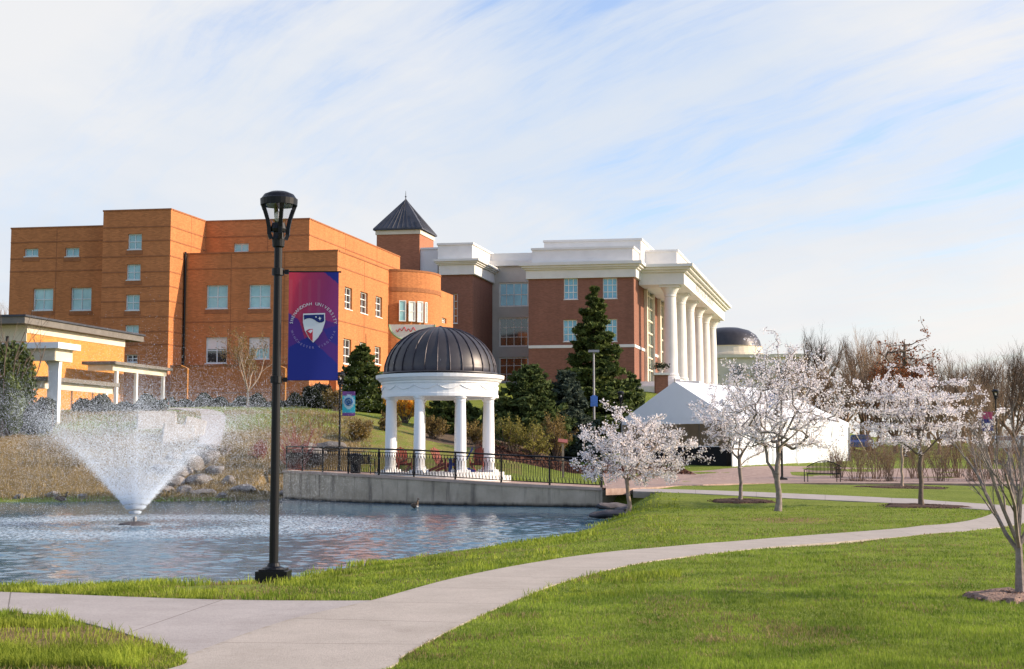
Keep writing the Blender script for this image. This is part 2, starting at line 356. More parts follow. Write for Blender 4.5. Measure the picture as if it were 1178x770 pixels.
# terrain sheet
xs = np.unique(np.concatenate([np.arange(-30, 40, .35), np.arange(-90, 90, 2.0), np.sinh(np.linspace(-4.2, 4.2, 60)) * 45]))
ys = np.unique(np.concatenate([np.arange(8, 60, .35), np.arange(60, 95, .5), np.arange(95, 220, 3.0), np.linspace(-300, 8, 40), np.array([260, 320, 400, 600, 900, 1400, 2200])]))
X, Y = np.meshgrid(xs, ys); SD = pond_sd(X, Y); Z = H(X, Y, SD)
nx, ny = len(xs), len(ys); idx = np.arange(nx * ny).reshape(ny, nx)
fc = np.stack([idx[:-1, :-1], idx[:-1, 1:], idx[1:, 1:], idx[1:, :-1]], -1).reshape(-1, 4)
def ground_mat():
    m = bpy.data.materials.new('ground_grass'); m.use_nodes = True; nt = m.node_tree; b = nt.nodes['Principled BSDF']
    pos = N(nt, 'ShaderNodeNewGeometry').outputs['Position']
    def noise(s, d=5.0, r=.6): return N(nt, 'ShaderNodeTexNoise', {'Vector': pos, 'Scale': s, 'Detail': d, 'Roughness': r}).outputs[0]
    lawn = MIX(nt, RAMP(nt, noise(.55), [(.38, 0.), (.62, 1.)]), (.105, .165, .014), (.19, .25, .028))
    lawn = MIX(nt, RAMP(nt, noise(9.0), [(.35, 0.), (.7, 1.)]), lawn, (.26, .28, .07))
    lawn = MIX(nt, RAMP(nt, noise(35.0), [(.50, 0.), (.66, .7)]), lawn, (.05, .075, .010))
    dryc = MIX(nt, RAMP(nt, noise(3.0), [(.35, 0.), (.65, 1.)]), (.30, .215, .10), (.20, .135, .06))
    dryc = MIX(nt, RAMP(nt, noise(18.0), [(.45, 0.), (.7, .8)]), dryc, (.12, .10, .035))
    mudc = MIX(nt, RAMP(nt, noise(5.0), [(.35, 0.), (.65, 1.)]), (.10, .072, .05), (.17, .125, .085))
    ad = N(nt, 'ShaderNodeAttribute', attribute_name='dry').outputs['Fac']; am = N(nt, 'ShaderNodeAttribute', attribute_name='mud').outputs['Fac']
    jit = M_(nt, 'MULTIPLY', M_(nt, 'SUBTRACT', noise(2.2), .5), .9)
    fd = RAMP(nt, M_(nt, 'ADD', ad, jit), [(.35, 0.), (.62, 1.)]); fm = RAMP(nt, M_(nt, 'ADD', am, jit), [(.38, 0.), (.6, 1.)])
    c = MIX(nt, fd, lawn, dryc); c = MIX(nt, fm, c, mudc)
    nt.links.new(c, b.inputs['Base Color']); b.inputs['Roughness'].default_value = .95; b.inputs['Specular IOR Level'].default_value = .1
    bp = N(nt, 'ShaderNodeBump', {'Height': noise(14.0, 6.0), 'Strength': .9, 'Distance': .07}); nt.links.new(bp.outputs[0], b.inputs['Normal'])
    return m
Mt['ground'] = ground_mat()
tb = MB(); tb.add(np.stack([X, Y, Z], -1).reshape(-1, 3), fc)
ground = tb.build('ground', Mt['ground'], smooth=True, kind='structure', label='green lawn and pond banks with dry tan patches')
def smooth_mask(c, r, soft): return np.clip((r - c) / soft + .5, 0, 1)
ang = X / np.maximum(Y, 5)
dry = np.zeros_like(X)
dry = np.maximum(dry, np.clip((-6.5 - X) / 3, 0, 1) * np.clip((Y - 64) / 3, 0, 1) * np.clip((84 - Y) / 6, 0, 1) * (.95 - .5 * np.clip((-14 - X) / 6, 0, 1) * np.clip((Y - 76) / 4, 0, 1)))
dry = np.maximum(dry, .47 * (np.abs(ang + .06) < .07) * np.clip((Y - 66) / 3, 0, 1) * (Y < 92))
gx, gy = G(880, 598); dry = np.maximum(dry, .75 * np.exp(-(((X - gx - .6) / 1.7) ** 2 + ((Y - gy) / 2.6) ** 2)))
gx, gy = G(760, 612); dry = np.maximum(dry, .42 * np.exp(-(((X - gx) / 3.5) ** 2 + ((Y - gy) / 2.5) ** 2)))
gx, gy = G(60, 735); dry = np.maximum(dry, .90 * np.exp(-(((X - gx) / 1.6) ** 4 + ((Y - gy) / 1.1) ** 4))); dry = np.maximum(dry, .40 * ((SD > 0) & (SD < 4) & (Y < 40)))
gx, gy = G(930, 680); dry = np.maximum(dry, .30 * np.exp(-(((X - gx) / 2.5) ** 2 + ((Y - gy) / 1.5) ** 2)))
mud = np.clip(1 - np.abs(SD) / .5, 0, 1) * .8 * ((X > 2) | (Y > 50))
gx, gy = G(475, 668); mud = np.maximum(mud, .8 * np.exp(-(((X - gx) / .7) ** 2 + ((Y - gy) / .5) ** 2)))
gx, gy = G(390, 682); mud = np.maximum(mud, .7 * np.exp(-(((X - gx) / .5) ** 2 + ((Y - gy) / .3) ** 2)))
mud = np.maximum(mud, .9 * (np.abs(ang + .012) < .055) * (Y > 84) * (Y < 98))
for nm, arr in (('dry', dry), ('mud', mud)):
    a = ground.data.attributes.new(nm, 'FLOAT', 'POINT'); a.data.foreach_set('value', arr.ravel().astype(np.float32))

# pond water
def water_mat():
    m = bpy.data.materials.new('pond_water'); m.use_nodes = True; nt = m.node_tree; b = nt.nodes['Principled BSDF']
    pos = N(nt, 'ShaderNodeNewGeometry').outputs['Position']
    b.inputs['Base Color'].default_value = (.035, .10, .15, 1); b.inputs['Roughness'].default_value = .10; b.inputs['IOR'].default_value = 1.33
    d = N(nt, 'ShaderNodeVectorMath', {0: pos, 1: (FX, FY, WZ)}, operation='DISTANCE').outputs['Value']
    near = RAMP(nt, M_(nt, 'DIVIDE', d, 20.0), [(.30, 1.0), (.45, .65), (.80, .22)])
    st = N(nt, 'ShaderNodeMapping', {'Vector': pos, 'Scale': (1, .55, 1)}).outputs[0]
    n1 = N(nt, 'ShaderNodeTexNoise', {'Vector': st, 'Scale': 2.6, 'Detail': 5.0, 'Roughness': .6}).outputs[0]
    n2 = N(nt, 'ShaderNodeTexNoise', {'Vector': pos, 'Scale': 17.0, 'Detail': 3.0}).outputs[0]
    hgt = M_(nt, 'ADD', n1, M_(nt, 'MULTIPLY', n2, .30)); hgt = M_(nt, 'MULTIPLY', hgt, near)
    rings = M_(nt, 'SINE', M_(nt, 'MULTIPLY', d, 7.0)); rfade = RAMP(nt, M_(nt, 'DIVIDE', d, 20.0), [(.0, .05), (.35, .05), (.6, 0.0)])
    hgt = M_(nt, 'ADD', hgt, M_(nt, 'MULTIPLY', rings, rfade))
    bp = N(nt, 'ShaderNodeBump', {'Height': hgt, 'Strength': .5, 'Distance': .05}); nt.links.new(bp.outputs[0], b.inputs['Normal'])
    # fine white drizzle rings where the spray lands
    foam = N(nt, 'ShaderNodeTexNoise', {'Vector': pos, 'Scale': 11.0, 'Detail': 5.0, 'Roughness': .7}).outputs[0]
    ring = RAMP(nt, M_(nt, 'DIVIDE', d, 20.0), [(.0, .27), (.10, .08), (.22, .21), (.34, .17), (.44, .0)])
    ff = RAMP(nt, M_(nt, 'ADD', foam, ring), [(.60, 0.), (.80, .75)])
    c = MIX(nt, ff, (.055, .14, .21), (.62, .71, .78)); nt.links.new(c, b.inputs['Base Color'])
    r = M_(nt, 'ADD', M_(nt, 'MULTIPLY', ff, .5), .10); nt.links.new(r, b.inputs['Roughness'])
    return m
FX, FY = Gz(155, 604, WZ)
wx = np.concatenate([np.arange(-60, -27, 1.5), np.arange(-27, 5.6, .11), [8, 10]]); wy = np.concatenate([[14, 17], np.arange(19.5, 46, .085), np.arange(46, 64, .16), [66, 68]])
WX, WY = np.meshgrid(wx, wy); wz = np.zeros_like(WX); rw_ = np.random.default_rng(4); dF = np.hypot(WX - FX, WY - FY)
for k in range(26):
    lam = .21 * 1.125 ** (k % 13) ; th_ = rw_.normal(1.2, .75); ph = rw_.random() * 6.28; amp = .0056 * lam ** .85
    wz += amp * np.sin((WX * math.cos(th_) + WY * math.sin(th_)) * 6.283 / lam + ph + 2.2 * fbm(WX, WY, 3.0, 30 + k))
wz *= np.interp(dF, [0, 5, 9, 16, 26, 40], [1.0, .75, 1.0, .95, .65, .5]) * (.55 + .9 * fbm(WX, WY, 4.0, 77)) * np.interp(WY, [40, 52, 60], [1, .38, .25])
wz += .012 * np.sin(dF * 7.5) * np.exp(-((dF - 4.5) / 3.5) ** 2)
wm = MB(); ii = np.arange(WX.size).reshape(WX.shape); wm.add(np.stack([WX, WY, WZ + wz], -1).reshape(-1, 3), np.stack([ii[:-1, :-1], ii[:-1, 1:], ii[1:, 1:], ii[1:, :-1]], -1).reshape(-1, 4))
wm.build('pond_water', water_mat(), smooth=True, kind='structure', label='rippled blue pond water')

# paths
def concrete(name, c1, c2, joint=1.55, along=True):
    m = mat(name, c1, .9, .0, 1.3, col2=c2, bump=.25, bs=60); nt = m.node_tree; b = nt.nodes['Principled BSDF']
    base = b.inputs['Base Color'].links[0].from_socket
    uv = N(nt, 'ShaderNodeUVMap', uv_map='UVMap').outputs[0]; s = N(nt, 'ShaderNodeSeparateXYZ', {0: uv})
    fr = M_(nt, 'FRACT', M_(nt, 'DIVIDE', s.outputs[0], joint)); ln = M_(nt, 'LESS_THAN', fr, .016 / joint)
    ed = M_(nt, 'MULTIPLY', M_(nt, 'ABSOLUTE', M_(nt, 'SUBTRACT', s.outputs[1], .5)), 2.0)
    pos = N(nt, 'ShaderNodeNewGeometry').outputs['Position']
    sp = N(nt, 'ShaderNodeTexNoise', {'Vector': pos, 'Scale': 40.0, 'Detail': 3.0}).outputs[0]
    c = MIX(nt, RAMP(nt, sp, [(.45, 0.), (.8, .5)]), base, (c1[0] * .6, c1[1] * .6, c1[2] * .6))
    cr = N(nt, 'ShaderNodeTexNoise', {'Vector': pos, 'Scale': .7, 'Detail': 6.0, 'Roughness': .7}).outputs[0]
    c = MIX(nt, RAMP(nt, cr, [(.5, 0.), (.75, .45)]), c, (c1[0] * .72, c1[1] * .70, c1[2] * .68))
    en = N(nt, 'ShaderNodeTexNoise', {'Vector': pos, 'Scale': 3.0, 'Detail': 6.0, 'Roughness': .7}).outputs[0]
    c = MIX(nt, RAMP(nt, M_(nt, 'ADD', ed, M_(nt, 'MULTIPLY', en, .5)), [(.90, 0.), (1.0, .6)]), c, (.20, .165, .10))
    st = N(nt, 'ShaderNodeTexNoise', {'Vector': pos, 'Scale': 2.3, 'Detail': 7.0, 'Roughness': .75}).outputs[0]
    c = MIX(nt, RAMP(nt, st, [(.56, 0.), (.70, .35)]), c, (.24, .20, .17))
    c = MIX(nt, M_(nt, 'MULTIPLY', ln, .7), c, (.09, .075, .06)); nt.links.new(c, b.inputs['Base Color'])
    return m
def catmull(pts, n):
    pts = np.array(pts, float); seg = np.r_[0, np.cumsum(np.hypot(*np.diff(pts, axis=0).T))]; P0 = np.vstack([2 * pts[0] - pts[1], pts, 2 * pts[-1] - pts[-2]])
    out = []; m = len(pts) - 1
    for t in np.linspace(0, m, n):
        i = min(int(t), m - 1); f = t - i; a, b, c, d = P0[i:i + 4]
        out.append(.5 * ((2 * b) + (c - a) * f + (2 * a - 5 * b + 4 * c - d) * f * f + (3 * b - a - 3 * c + d) * f ** 3))
    return np.array(out)
PATHPOLY = []
def strip(name, A, B, m, dz=.03, n=120, label=None, flat=None, cross=5):
    """a paved strip between two edges that lies on the ground"""
    A = catmull(A, n); B = catmull(B, n); PATHPOLY.append(np.vstack([A, B[::-1]]))
    t = np.linspace(0, 1, cross); Pxy = A[:, None, :] * (1 - t[None, :, None]) + B[:, None, :] * t[None, :, None]
    z = base_h(Pxy[..., 0], Pxy[..., 1]) + dz if flat is None else flat(Pxy[..., 0], Pxy[..., 1])
    if flat is None:
        zz = H(Pxy[..., 0], Pxy[..., 1]); z = np.maximum(z, zz + .008)
    z = np.asarray(z)
    V = np.concatenate([Pxy, z[..., None]], -1)
    low = V.copy(); low[..., 2] -= .25
    V = np.concatenate([low[:, :1], V, low[:, -1:]], 1); k = cross + 2
    ii = np.arange(n * k).reshape(n, k); f = np.stack([ii[:-1, :-1], ii[:-1, 1:], ii[1:, 1:], ii[1:, :-1]], -1).reshape(-1, 4)
    mb = MB(); mb.add(V.reshape(-1, 3), f); o = mb.build(name, m, kind='structure')
    if label: o['label'] = label
    s = np.r_[0, np.cumsum(np.linalg.norm(np.diff((A + B) / 2, axis=0), axis=1))]
    uvs = np.stack(np.broadcast_arrays(s[:, None], np.linspace(0, 1, k)[None, :]), -1).reshape(-1, 2)
    lay = o.data.uv_layers.new(name='UVMap'); li = np.zeros(len(o.data.loops), np.int32); o.data.loops.foreach_get('vertex_index', li)
    lay.data.foreach_set('uv', uvs[li].ravel().astype(np.float32))
    return o
Mt['conc'] = concrete('path_concrete', (.40, .35, .30), (.47, .41, .355), 1.75)
Mt['conc2'] = concrete('old_path_concrete', (.37, .33, .31), (.44, .395, .37), 2.6)
g0 = lambda l: [Gz(a, b, .02) for a, b in l]
gg = lambda l: [G(a, b) for a, b in l]
Lmain = [(-5.2, 4.0), (-3.9, 8.0)] + g0([(190, 770), (219, 752), (330, 713), (432, 689)]) + gg([(520, 667), (610, 649), (700, 636), (800, 627.5), (900, 619), (1000, 611.5), (1075, 605), (1115, 599.5), (1138, 593), (1152, 585), (1190, 580), (1330, 572)])
Rmain = [(-2.9, 4.0), (-1.9, 8.0)] + g0([(440, 770), (466, 752), (530, 718), (590, 691)]) + gg([(650, 670), (730, 650), (800, 640), (880, 631), (950, 625.5), (1030, 619), (1100, 613), (1140, 608.5), (1165, 605), (1200, 599), (1260, 591), (1420, 578)])
strip('main_path', Lmain, Rmain, Mt['conc'], .016, 200, 'pale concrete footpath curving across the lawn')
Lside = g0([(-260, 675), (-120, 677), (0, 680), (120, 684.5), (220, 688), (330, 690), (432, 689.5), (470, 684)])
Rside = g0([(-260, 716), (-120, 707), (0, 704), (60, 708), (125, 722), (180, 739), (222, 753), (330, 735)])
strip('side_path', Lside, Rside, Mt['conc2'], .010, 120, 'older grey concrete footpath running left along the pond')
Lb = gg([(728, 562.5), (800, 564), (895, 567.5), (1000, 572), (1100, 578), (1160, 582)])
Rb = gg([(728, 565.5), (800, 568.2), (895, 573), (1000, 577.8), (1100, 584.5), (1160, 589)])
strip('back_path', Lb, Rb, Mt['conc2'], .012, 120, 'narrow concrete path behind the cherry trees')
Mt['brickpave'] = mat('brick_paving', (.33, .22, .18), .9, .2, 3, col2=(.43, .31, .26), bump=.3, bs=20)
DECKX = [-12.5, -10.9, -7.5, -4.0, -.3, 3.5, 8]; DECKZ = [1.0, .98, .88, .76, .56, .40, .37]
def deck_z(x, y=None): return np.interp(x, DECKX, DECKZ)
strip('brick_walkway', [Gz(a, b, .40) for a, b in [(697, 562.5), (745, 561), (800, 558), (880, 556), (1000, 556), (1178, 557), (1300, 558)]],
      [Gz(a, b, .42) for a, b in [(692, 545), (745, 550), (800, 549), (880, 547.5), (1000, 547), (1178, 547.5), (1300, 548)]], Mt['brickpave'], flat=lambda x, y: np.maximum(.405, H(x, y) + .015), label='reddish brick walkway crossing behind the lawn')
# concrete channel paths on the far bank
for k, (A, B) in enumerate([([(-17.2, 76.5), (-18.8, 84), (-21.5, 91), (-25, 96)], [(-15.9, 76.0), (-17.3, 84), (-19.6, 91), (-22.5, 96)])]):
    strip('bank_path', A, B, Mt['conc2'], .05, 60, 'pale concrete path climbing the far bank')

# terrace slab with the retaining wall along the pond
Mt['wallc'] = mat('stained_concrete', (.46, .375, .27), .9, .2, 1.2, col2=(.58, .48, .36), bump=.3, bs=15)
nt = Mt['wallc'].node_tree; b = nt.nodes['Principled BSDF']; base = b.inputs['Base Color'].links[0].from_socket
pos = N(nt, 'ShaderNodeNewGeometry').outputs['Position']
st = N(nt, 'ShaderNodeTexNoise', {'Vector': N(nt, 'ShaderNodeMapping', {'Vector': pos, 'Scale': (2.2, 2.2, .22)}).outputs[0], 'Scale': 1.0, 'Detail': 5.0, 'Roughness': .65}).outputs[0]
c = MIX(nt, RAMP(nt, st, [(.52, 0.), (.66, .75)]), base, (.13, .105, .085))
zz = N(nt, 'ShaderNodeSeparateXYZ', {0: pos}).outputs[2]
wet = RAMP(nt, M_(nt, 'ADD', M_(nt, 'MULTIPLY', M_(nt, 'ADD', zz, .35), 2.2), M_(nt, 'MULTIPLY', st, .5)), [(.32, 1.), (.62, 0.)])
c = MIX(nt, wet, c, (.035, .032, .026)); nt.links.new(c, b.inputs['Base Color'])
FW = catmull(WALL, 60)
def offs(poly, d):
    t = np.gradient(poly, axis=0); t /= np.linalg.norm(t, axis=1, keepdims=True); nrm = np.stack([t[:, 1], -t[:, 0]], 1)
    return poly + nrm * d
WN = offs(FW, 1.0) - FW
if WN[20, 1] < 0: WN = -WN                       # points away from the water
tw = thing('retaining_wall', (0, 57, WZ), 'stained grey concrete retaining wall along the pond below the terrace', 'wall')
wb = MB(); cp = MB()
F0, F1 = FW, FW + WN * .35
def ribbon(mb, lines, close=False):
    n = len(lines[0]); k = len(lines); V = np.stack(lines, 1).reshape(-1, 3); ii = np.arange(n * k).reshape(n, k)
    if close: ii = np.concatenate([ii, ii[:, :1]], 1)
    mb.add(V, np.stack([ii[:-1, :-1], ii[:-1, 1:], ii[1:, 1:], ii[1:, :-1]], -1).reshape(-1, 4))
def L3(xy, z): return np.column_stack([xy, np.broadcast_to(z, len(xy))])
DZ = deck_z(FW[:, 0])
ribbon(wb, [L3(F0, -1.3), L3(F0, DZ - .09), L3(F1, DZ - .09), L3(F1, -1.3)], True)
e = MB(); 
a = FW[0]; wb.prism([tuple(FW[0]), (FW[0][0] + .75, FW[0][1] + 1.0), (FW[0][0] + .5, FW[0][1] + 1.4), tuple(F1[0])], -1.3, DZ[0] - .095)
wb.build('wall_face', Mt['wallc'], tw)
ribbon(cp, [L3(FW - WN * .06, DZ - .09), L3(FW - WN * .06, DZ + .02), L3(FW + WN * .42, DZ + .02), L3(FW + WN * .42, DZ - .09)], True)
cp.build('coping', Mt['mulch_p'] if False else mat('coping_stone', (.45, .34, .27), .9, .15, 2), tw)
db = MB(); lines = []
for d in np.linspace(.36, 6.2, 8): q = FW + WN * d; lines.append(L3(q, deck_z(q[:, 0])))
q = FW + WN * 6.2; lines.append(L3(q, deck_z(q[:, 0]) - .9)); ribbon(db, lines)
db.build('terrace_paving', Mt['brickpave'], kind='structure', label='brick paved terrace behind the pond wall')

# ------------------------------------------------------------------ buildings
VD = ray(1005, 525)[:2]; VD /= np.linalg.norm(VD)            # direction of the receding walls
UD = -ray(-9500, 525)[:2]; UD /= np.linalg.norm(UD)          # direction of the fronts, to the right
class Wall:
    """a vertical facade: origin K (plan), direction d, outward normal n"""
    def __init__(s, K, d, n): s.K = np.array(K, float); s.d = np.array(d, float); s.n = np.array(n, float)
    def rect(s, x0, y0, x1, y1):
        t = t_at(s.K, s.d, (x0 + x1) / 2, 10); Yc = (s.K + s.d * t)[1]
        za, zb = z_at(Yc, y1), z_at(Yc, y0); zc = (za + zb) / 2
        t0, t1 = sorted((t_at(s.K, s.d, x0, zc), t_at(s.K, s.d, x1, zc))); return (t0, t1, za, zb)
    def pt(s, a, z, o=0.0): q = s.K + s.d * a + s.n * o; return (q[0], q[1], z)
def facade(mb, w, a0, a1, z0, z1, holes=(), depth=.28):
    A = sorted({a0, a1, *[min(max(h[i], a0), a1) for h in holes for i in (0, 1)]}); Zs = sorted({z0, z1, *[min(max(h[i], z0), z1) for h in holes for i in (2, 3)]})
    for i in range(len(A) - 1):
        for j in range(len(Zs) - 1):
            ca, cz = (A[i] + A[i + 1]) / 2, (Zs[j] + Zs[j + 1]) / 2
            if any(h[0] < ca < h[1] and h[2] < cz < h[3] for h in holes): continue
            mb.add([w.pt(A[i], Zs[j]), w.pt(A[i + 1], Zs[j]), w.pt(A[i + 1], Zs[j + 1]), w.pt(A[i], Zs[j + 1])], [(0, 1, 2, 3)])
    for h in holes:
        c = [(h[0], h[2]), (h[1], h[2]), (h[1], h[3]), (h[0], h[3])]
        for k in range(4):
            p, q = c[k], c[(k + 1) % 4]; mb.add([w.pt(*p), w.pt(*q), w.pt(*q, -depth), w.pt(*p, -depth)], [(0, 1, 2, 3)])
def wbox(mb, w, a0, a1, z0, z1, o0, o1):
    vs = [w.pt(a, z, o) for z in (z0, z1) for a, o in ((a0, o0), (a1, o0), (a1, o1), (a0, o1))]
    mb.add(vs, [(0, 3, 2, 1), (4, 5, 6, 7), (0, 1, 5, 4), (1, 2, 6, 5), (2, 3, 7, 6), (3, 0, 4, 7)])
def window(w, h, parent, nxm=2, nzm=2, frame='frame', pane='teal', depth=.26, fw=.09, sill=True, label=None, pcs=None):
    a0, a1, z0, z1 = h; f = MB(); o0, o1 = -depth, -depth + .10
    wbox(f, w, a0, a0 + fw, z0, z1, o0, o1); wbox(f, w, a1 - fw, a1, z0, z1, o0, o1)
    wbox(f, w, a0 + fw, a1 - fw, z0, z0 + fw, o0, o1 - .002); wbox(f, w, a0 + fw, a1 - fw, z1 - fw, z1, o0, o1 - .002)
    for i in range(1, nxm): a = a0 + (a1 - a0) * i / nxm; wbox(f, w, a - .035, a + .035, z0 + fw, z1 - fw, o0, o1 - .02)
    for i in range(1, nzm): z = z0 + (z1 - z0) * i / nzm; wbox(f, w, a0 + fw, a1 - fw, z - .035, z + .035, o0, o1 - .024)
    if sill: wbox(f, w, a0 - .04, a1 + .04, z0 - .07, z0 - .004, -.02, .05)
    fo = f.build('window', Mt[frame], parent)
    if label: fo['label'] = label
    p = MB(); p.add([w.pt(a0, z0, -depth + .03), w.pt(a1, z0, -depth + .03), w.pt(a1, z1, -depth + .03), w.pt(a0, z1, -depth + .03)], [(0, 1, 2, 3)])
    po = p.build('pane', Mt[pane], fo); 
    if pcs:   # blinds half way down behind the glass line
        q = MB(); zc = z1 - (z1 - z0) * pcs
        q.add([w.pt(a0 + fw, zc, -depth + .036), w.pt(a1 - fw, zc, -depth + .036), w.pt(a1 - fw, z1 - fw, -depth + .036), w.pt(a0 + fw, z1 - fw, -depth + .036)], [(0, 1, 2, 3)]); q.build('blind', Mt['blind'], fo)
    return fo
def bands(mb, w, a0, a1, zl, holes=(), hh=.10, out=.03):
    for z in zl:
        cuts = sorted([(h[0] - .02, h[1] + .02) for h in holes if h[2] - .15 < z < h[3] + .1]); s = a0
        for c0, c1 in cuts + [(a1, a1)]:
            if c0 - s > .1: wbox(mb, w, s, c0, z, z + hh, .002, out)
            s = max(s, c1)
def mass(parent, K, wl, dl, z0, z1, fwins=(), rwins=(), m='brick_o', name='wall', fb=(), rb=(), cop='brick_o2', bm='brick_o2', coph=.3, extraf=(), pane='teal', frame='frame', nz=2, nxw=2, rpane='darkg'):
    """a block whose near right corner is K; front runs left wl metres, right side runs back dl metres; windows are given in photo pixels"""
    K = np.array(K, float)
    nf = np.array([UD[1], -UD[0]]); nr = np.array([VD[1], -VD[0]])
    wf = Wall(K, -UD, nf); wr = Wall(K, VD, nr); mb = MB()
    hf = [wf.rect(*w[:4]) for w in fwins]; hr = [wr.rect(*w[:4]) for w in rwins]
    facade(mb, wf, 0, wl, z0, z1, hf + list(extraf)); facade(mb, wr, 0, dl, z0, z1, hr)
    A = K - UD * wl; B = A + VD * dl; C = K + VD * dl
    mb.add([(*A, z0), (*B, z0), (*B, z1), (*A, z1), (*C, z0), (*C, z1)], [(0, 1, 2, 3), (1, 4, 5, 2)])
    zr = z1 - .6; i0 = K + VD * .3 - UD * .3; i1 = A + VD * .3 + UD * .3; i2 = B - VD * .3 + UD * .3; i3 = C - VD * .3 - UD * .3
    T = [K, A, B, C]; I = [i0, i1, i2, i3]
    for k in range(4):
        a, b2, c2, d2 = T[k], T[(k + 1) % 4], I[(k + 1) % 4], I[k]
        mb.add([(*a, z1), (*b2, z1), (*c2, z1), (*d2, z1), (*c2, zr), (*d2, zr)], [(0, 1, 2, 3), (3, 2, 4, 5)])
    wo = mb.build(name, Mt[m], parent)
    rm = MB(); rm.add([(*q, zr + .01) for q in I], [(0, 1, 2, 3)]); rm.build('roof', Mt['flat_roof'], parent)
    if fb or rb:
        bb = MB()
        for h_ in hf: wbox(bb, wf, h_[0] - .12, h_[1] + .12, h_[2] - .42, h_[2] - .13, .002, .035)
        bands(bb, wf, .02, wl, [z_at(K[1], y) for y in fb], hf); bands(bb, wr, .02, dl, [z_at(K[1], y) for y in (rb or fb)], hr); bb.build('brick_band', Mt[bm], parent)
    cb = MB()
    wbox(cb, wf, -.04, wl + .04, z1, z1 + .12, -.34, .05); wbox(cb, wr, .34, dl, z1 + .002, z1 + .118, -.34, .045); cb.build('coping', Mt[cop], parent)
    for s, h in zip(fwins, hf):
        kw = s[4] if len(s) > 4 else {}; window(wf, h, parent, **{**dict(nxm=nxw, nzm=nz, pane=pane, frame=frame), **kw})
    for s, h in zip(rwins, hr):
        kw = s[4] if len(s) > 4 else {}; window(wr, h, parent, **{**dict(nxm=2, nzm=3, pane=rpane, frame='frame_w'), **kw})
    return wf, wr, hf, hr

# --- building A: tall orange brick building
def corner(px, Yc): z = 15; q = (px - IW / 2) / FPX; return np.array([q * (Yc * CT + (z - CAMZ) * ST), Yc])
bA = thing('orange_brick_building', (-20, 112, 5.5), 'large orange brick building of stepped blocks with small teal windows', 'building')
KT = corner(195, 108)
z0A = 3.0
mass(bA, KT, abs(t_at(KT, -UD, 118, 18)), 14, z0A, z_at(108, 241.5),
     fwins=[(147, 269, 163, 287), (145.5, 304, 161.5, 322), (144.5, 339, 160.5, 357), (143.5, 374, 159.5, 392), (145, 408, 158, 417, dict(pane='darkg'))], fb=(261, 277, 295, 313, 330, 347, 365, 382, 397), name='stair_tower_wall')
K4 = KT - UD * abs(t_at(KT, -UD, 118, 18)) + VD * 2.2
mass(bA, K4, abs(t_at(K4, -UD, 12, 18)), 18, z0A, z_at(K4[1], 260.5),
     fwins=[(38, 332, 61, 357), (81.5, 331, 105, 357), (28, 286, 44, 295, dict(nzm=1)), (75, 285, 91, 295, dict(nzm=1))], fb=(277, 296, 311, 380), name='west_block_wall')
K1 = corner(388, 108.3)
wl1 = abs(t_at(K1, -UD, 214, 15))
mass(bA, K1, wl1, t_at(K1, VD, 447, 15), z0A, z_at(K1[1], 289),
     fwins=[(237.5, 328, 262, 355), (286.5, 327.5, 311, 354.5), (236.5, 388, 261, 418, dict(pcs=.45, pane='darkg')), (286, 388, 310, 413, dict(pcs=.5))],
     rwins=[(396.5, 331, 405, 356), (414.5, 336.5, 423, 361), (432, 341.5, 439.5, 365), (395, 390, 404, 419), (413.5, 394, 421, 417), (431, 399, 438, 419)],
     fb=(307, 369), rb=(307, 369), name='front_block_wall')
K3 = corner(355, 112.3)
mass(bA, K3, abs(t_at(K3, -UD, 230, 19)), t_at(K3, VD, 460, 19) , z0A, z_at(K3[1], 252.5),
     fwins=[(269, 280, 286, 290, dict(nzm=1))], fb=(271,), rb=(271,), name='upper_block_wall')
# low base block in front
K5 = corner(357, 104.5)
mass(bA, K5, abs(t_at(K5, -UD, 196, 8)), 4.0, z0A, z_at(K5[1], 420.5), fb=(452,), name='base_block_wall', m='brick_o')
for px in (218, 330):
    pb = MB()
    a = KT + VD * 0; q = corner(px, 104.3); pb.tube([(q[0], q[1], 4.5), (q[0], q[1], z_at(104.3, 424)), (q[0] - .5, q[1] + .1, z_at(104.3, 421))], .08, 6)
    pb.build('downpipe', Mt['brick_y'], bA)
q = KT + VD * 2.3 + np.array([.12, -.1]); pb = MB(); pb.tube([(*q, 5), (*q, z_at(q[1], 290))], .09, 6); pb.build('downpipe', Mt['black'], bA)
for K_j, wn, ts in ((K1, 'f', (4.3, 8.7)), (K3, 'f', (3.5,)), (K4, 'f', (5.2,)), (KT, 'r', (3.4,)), (K1, 'r', (6.0,)), (K3, 'r', (8.0, 16.0))):
    w_j = Wall(K_j, -UD if wn == 'f' else VD, np.array([UD[1], -UD[0]]) if wn == 'f' else np.array([VD[1], -VD[0]])); zt_j = {id(K1): z_at(K1[1], 289), id(K3): z_at(K3[1], 252.5), id(K4): z_at(K4[1], 260.5), id(KT): z_at(108, 241.5)}[id(K_j)]
    for t_j in ts: jb = MB(); wbox(jb, w_j, t_j, t_j + .05, z0A, zt_j - .02, .001, .012); jb.build('movement_joint', Mt['brick_o2'], bA)
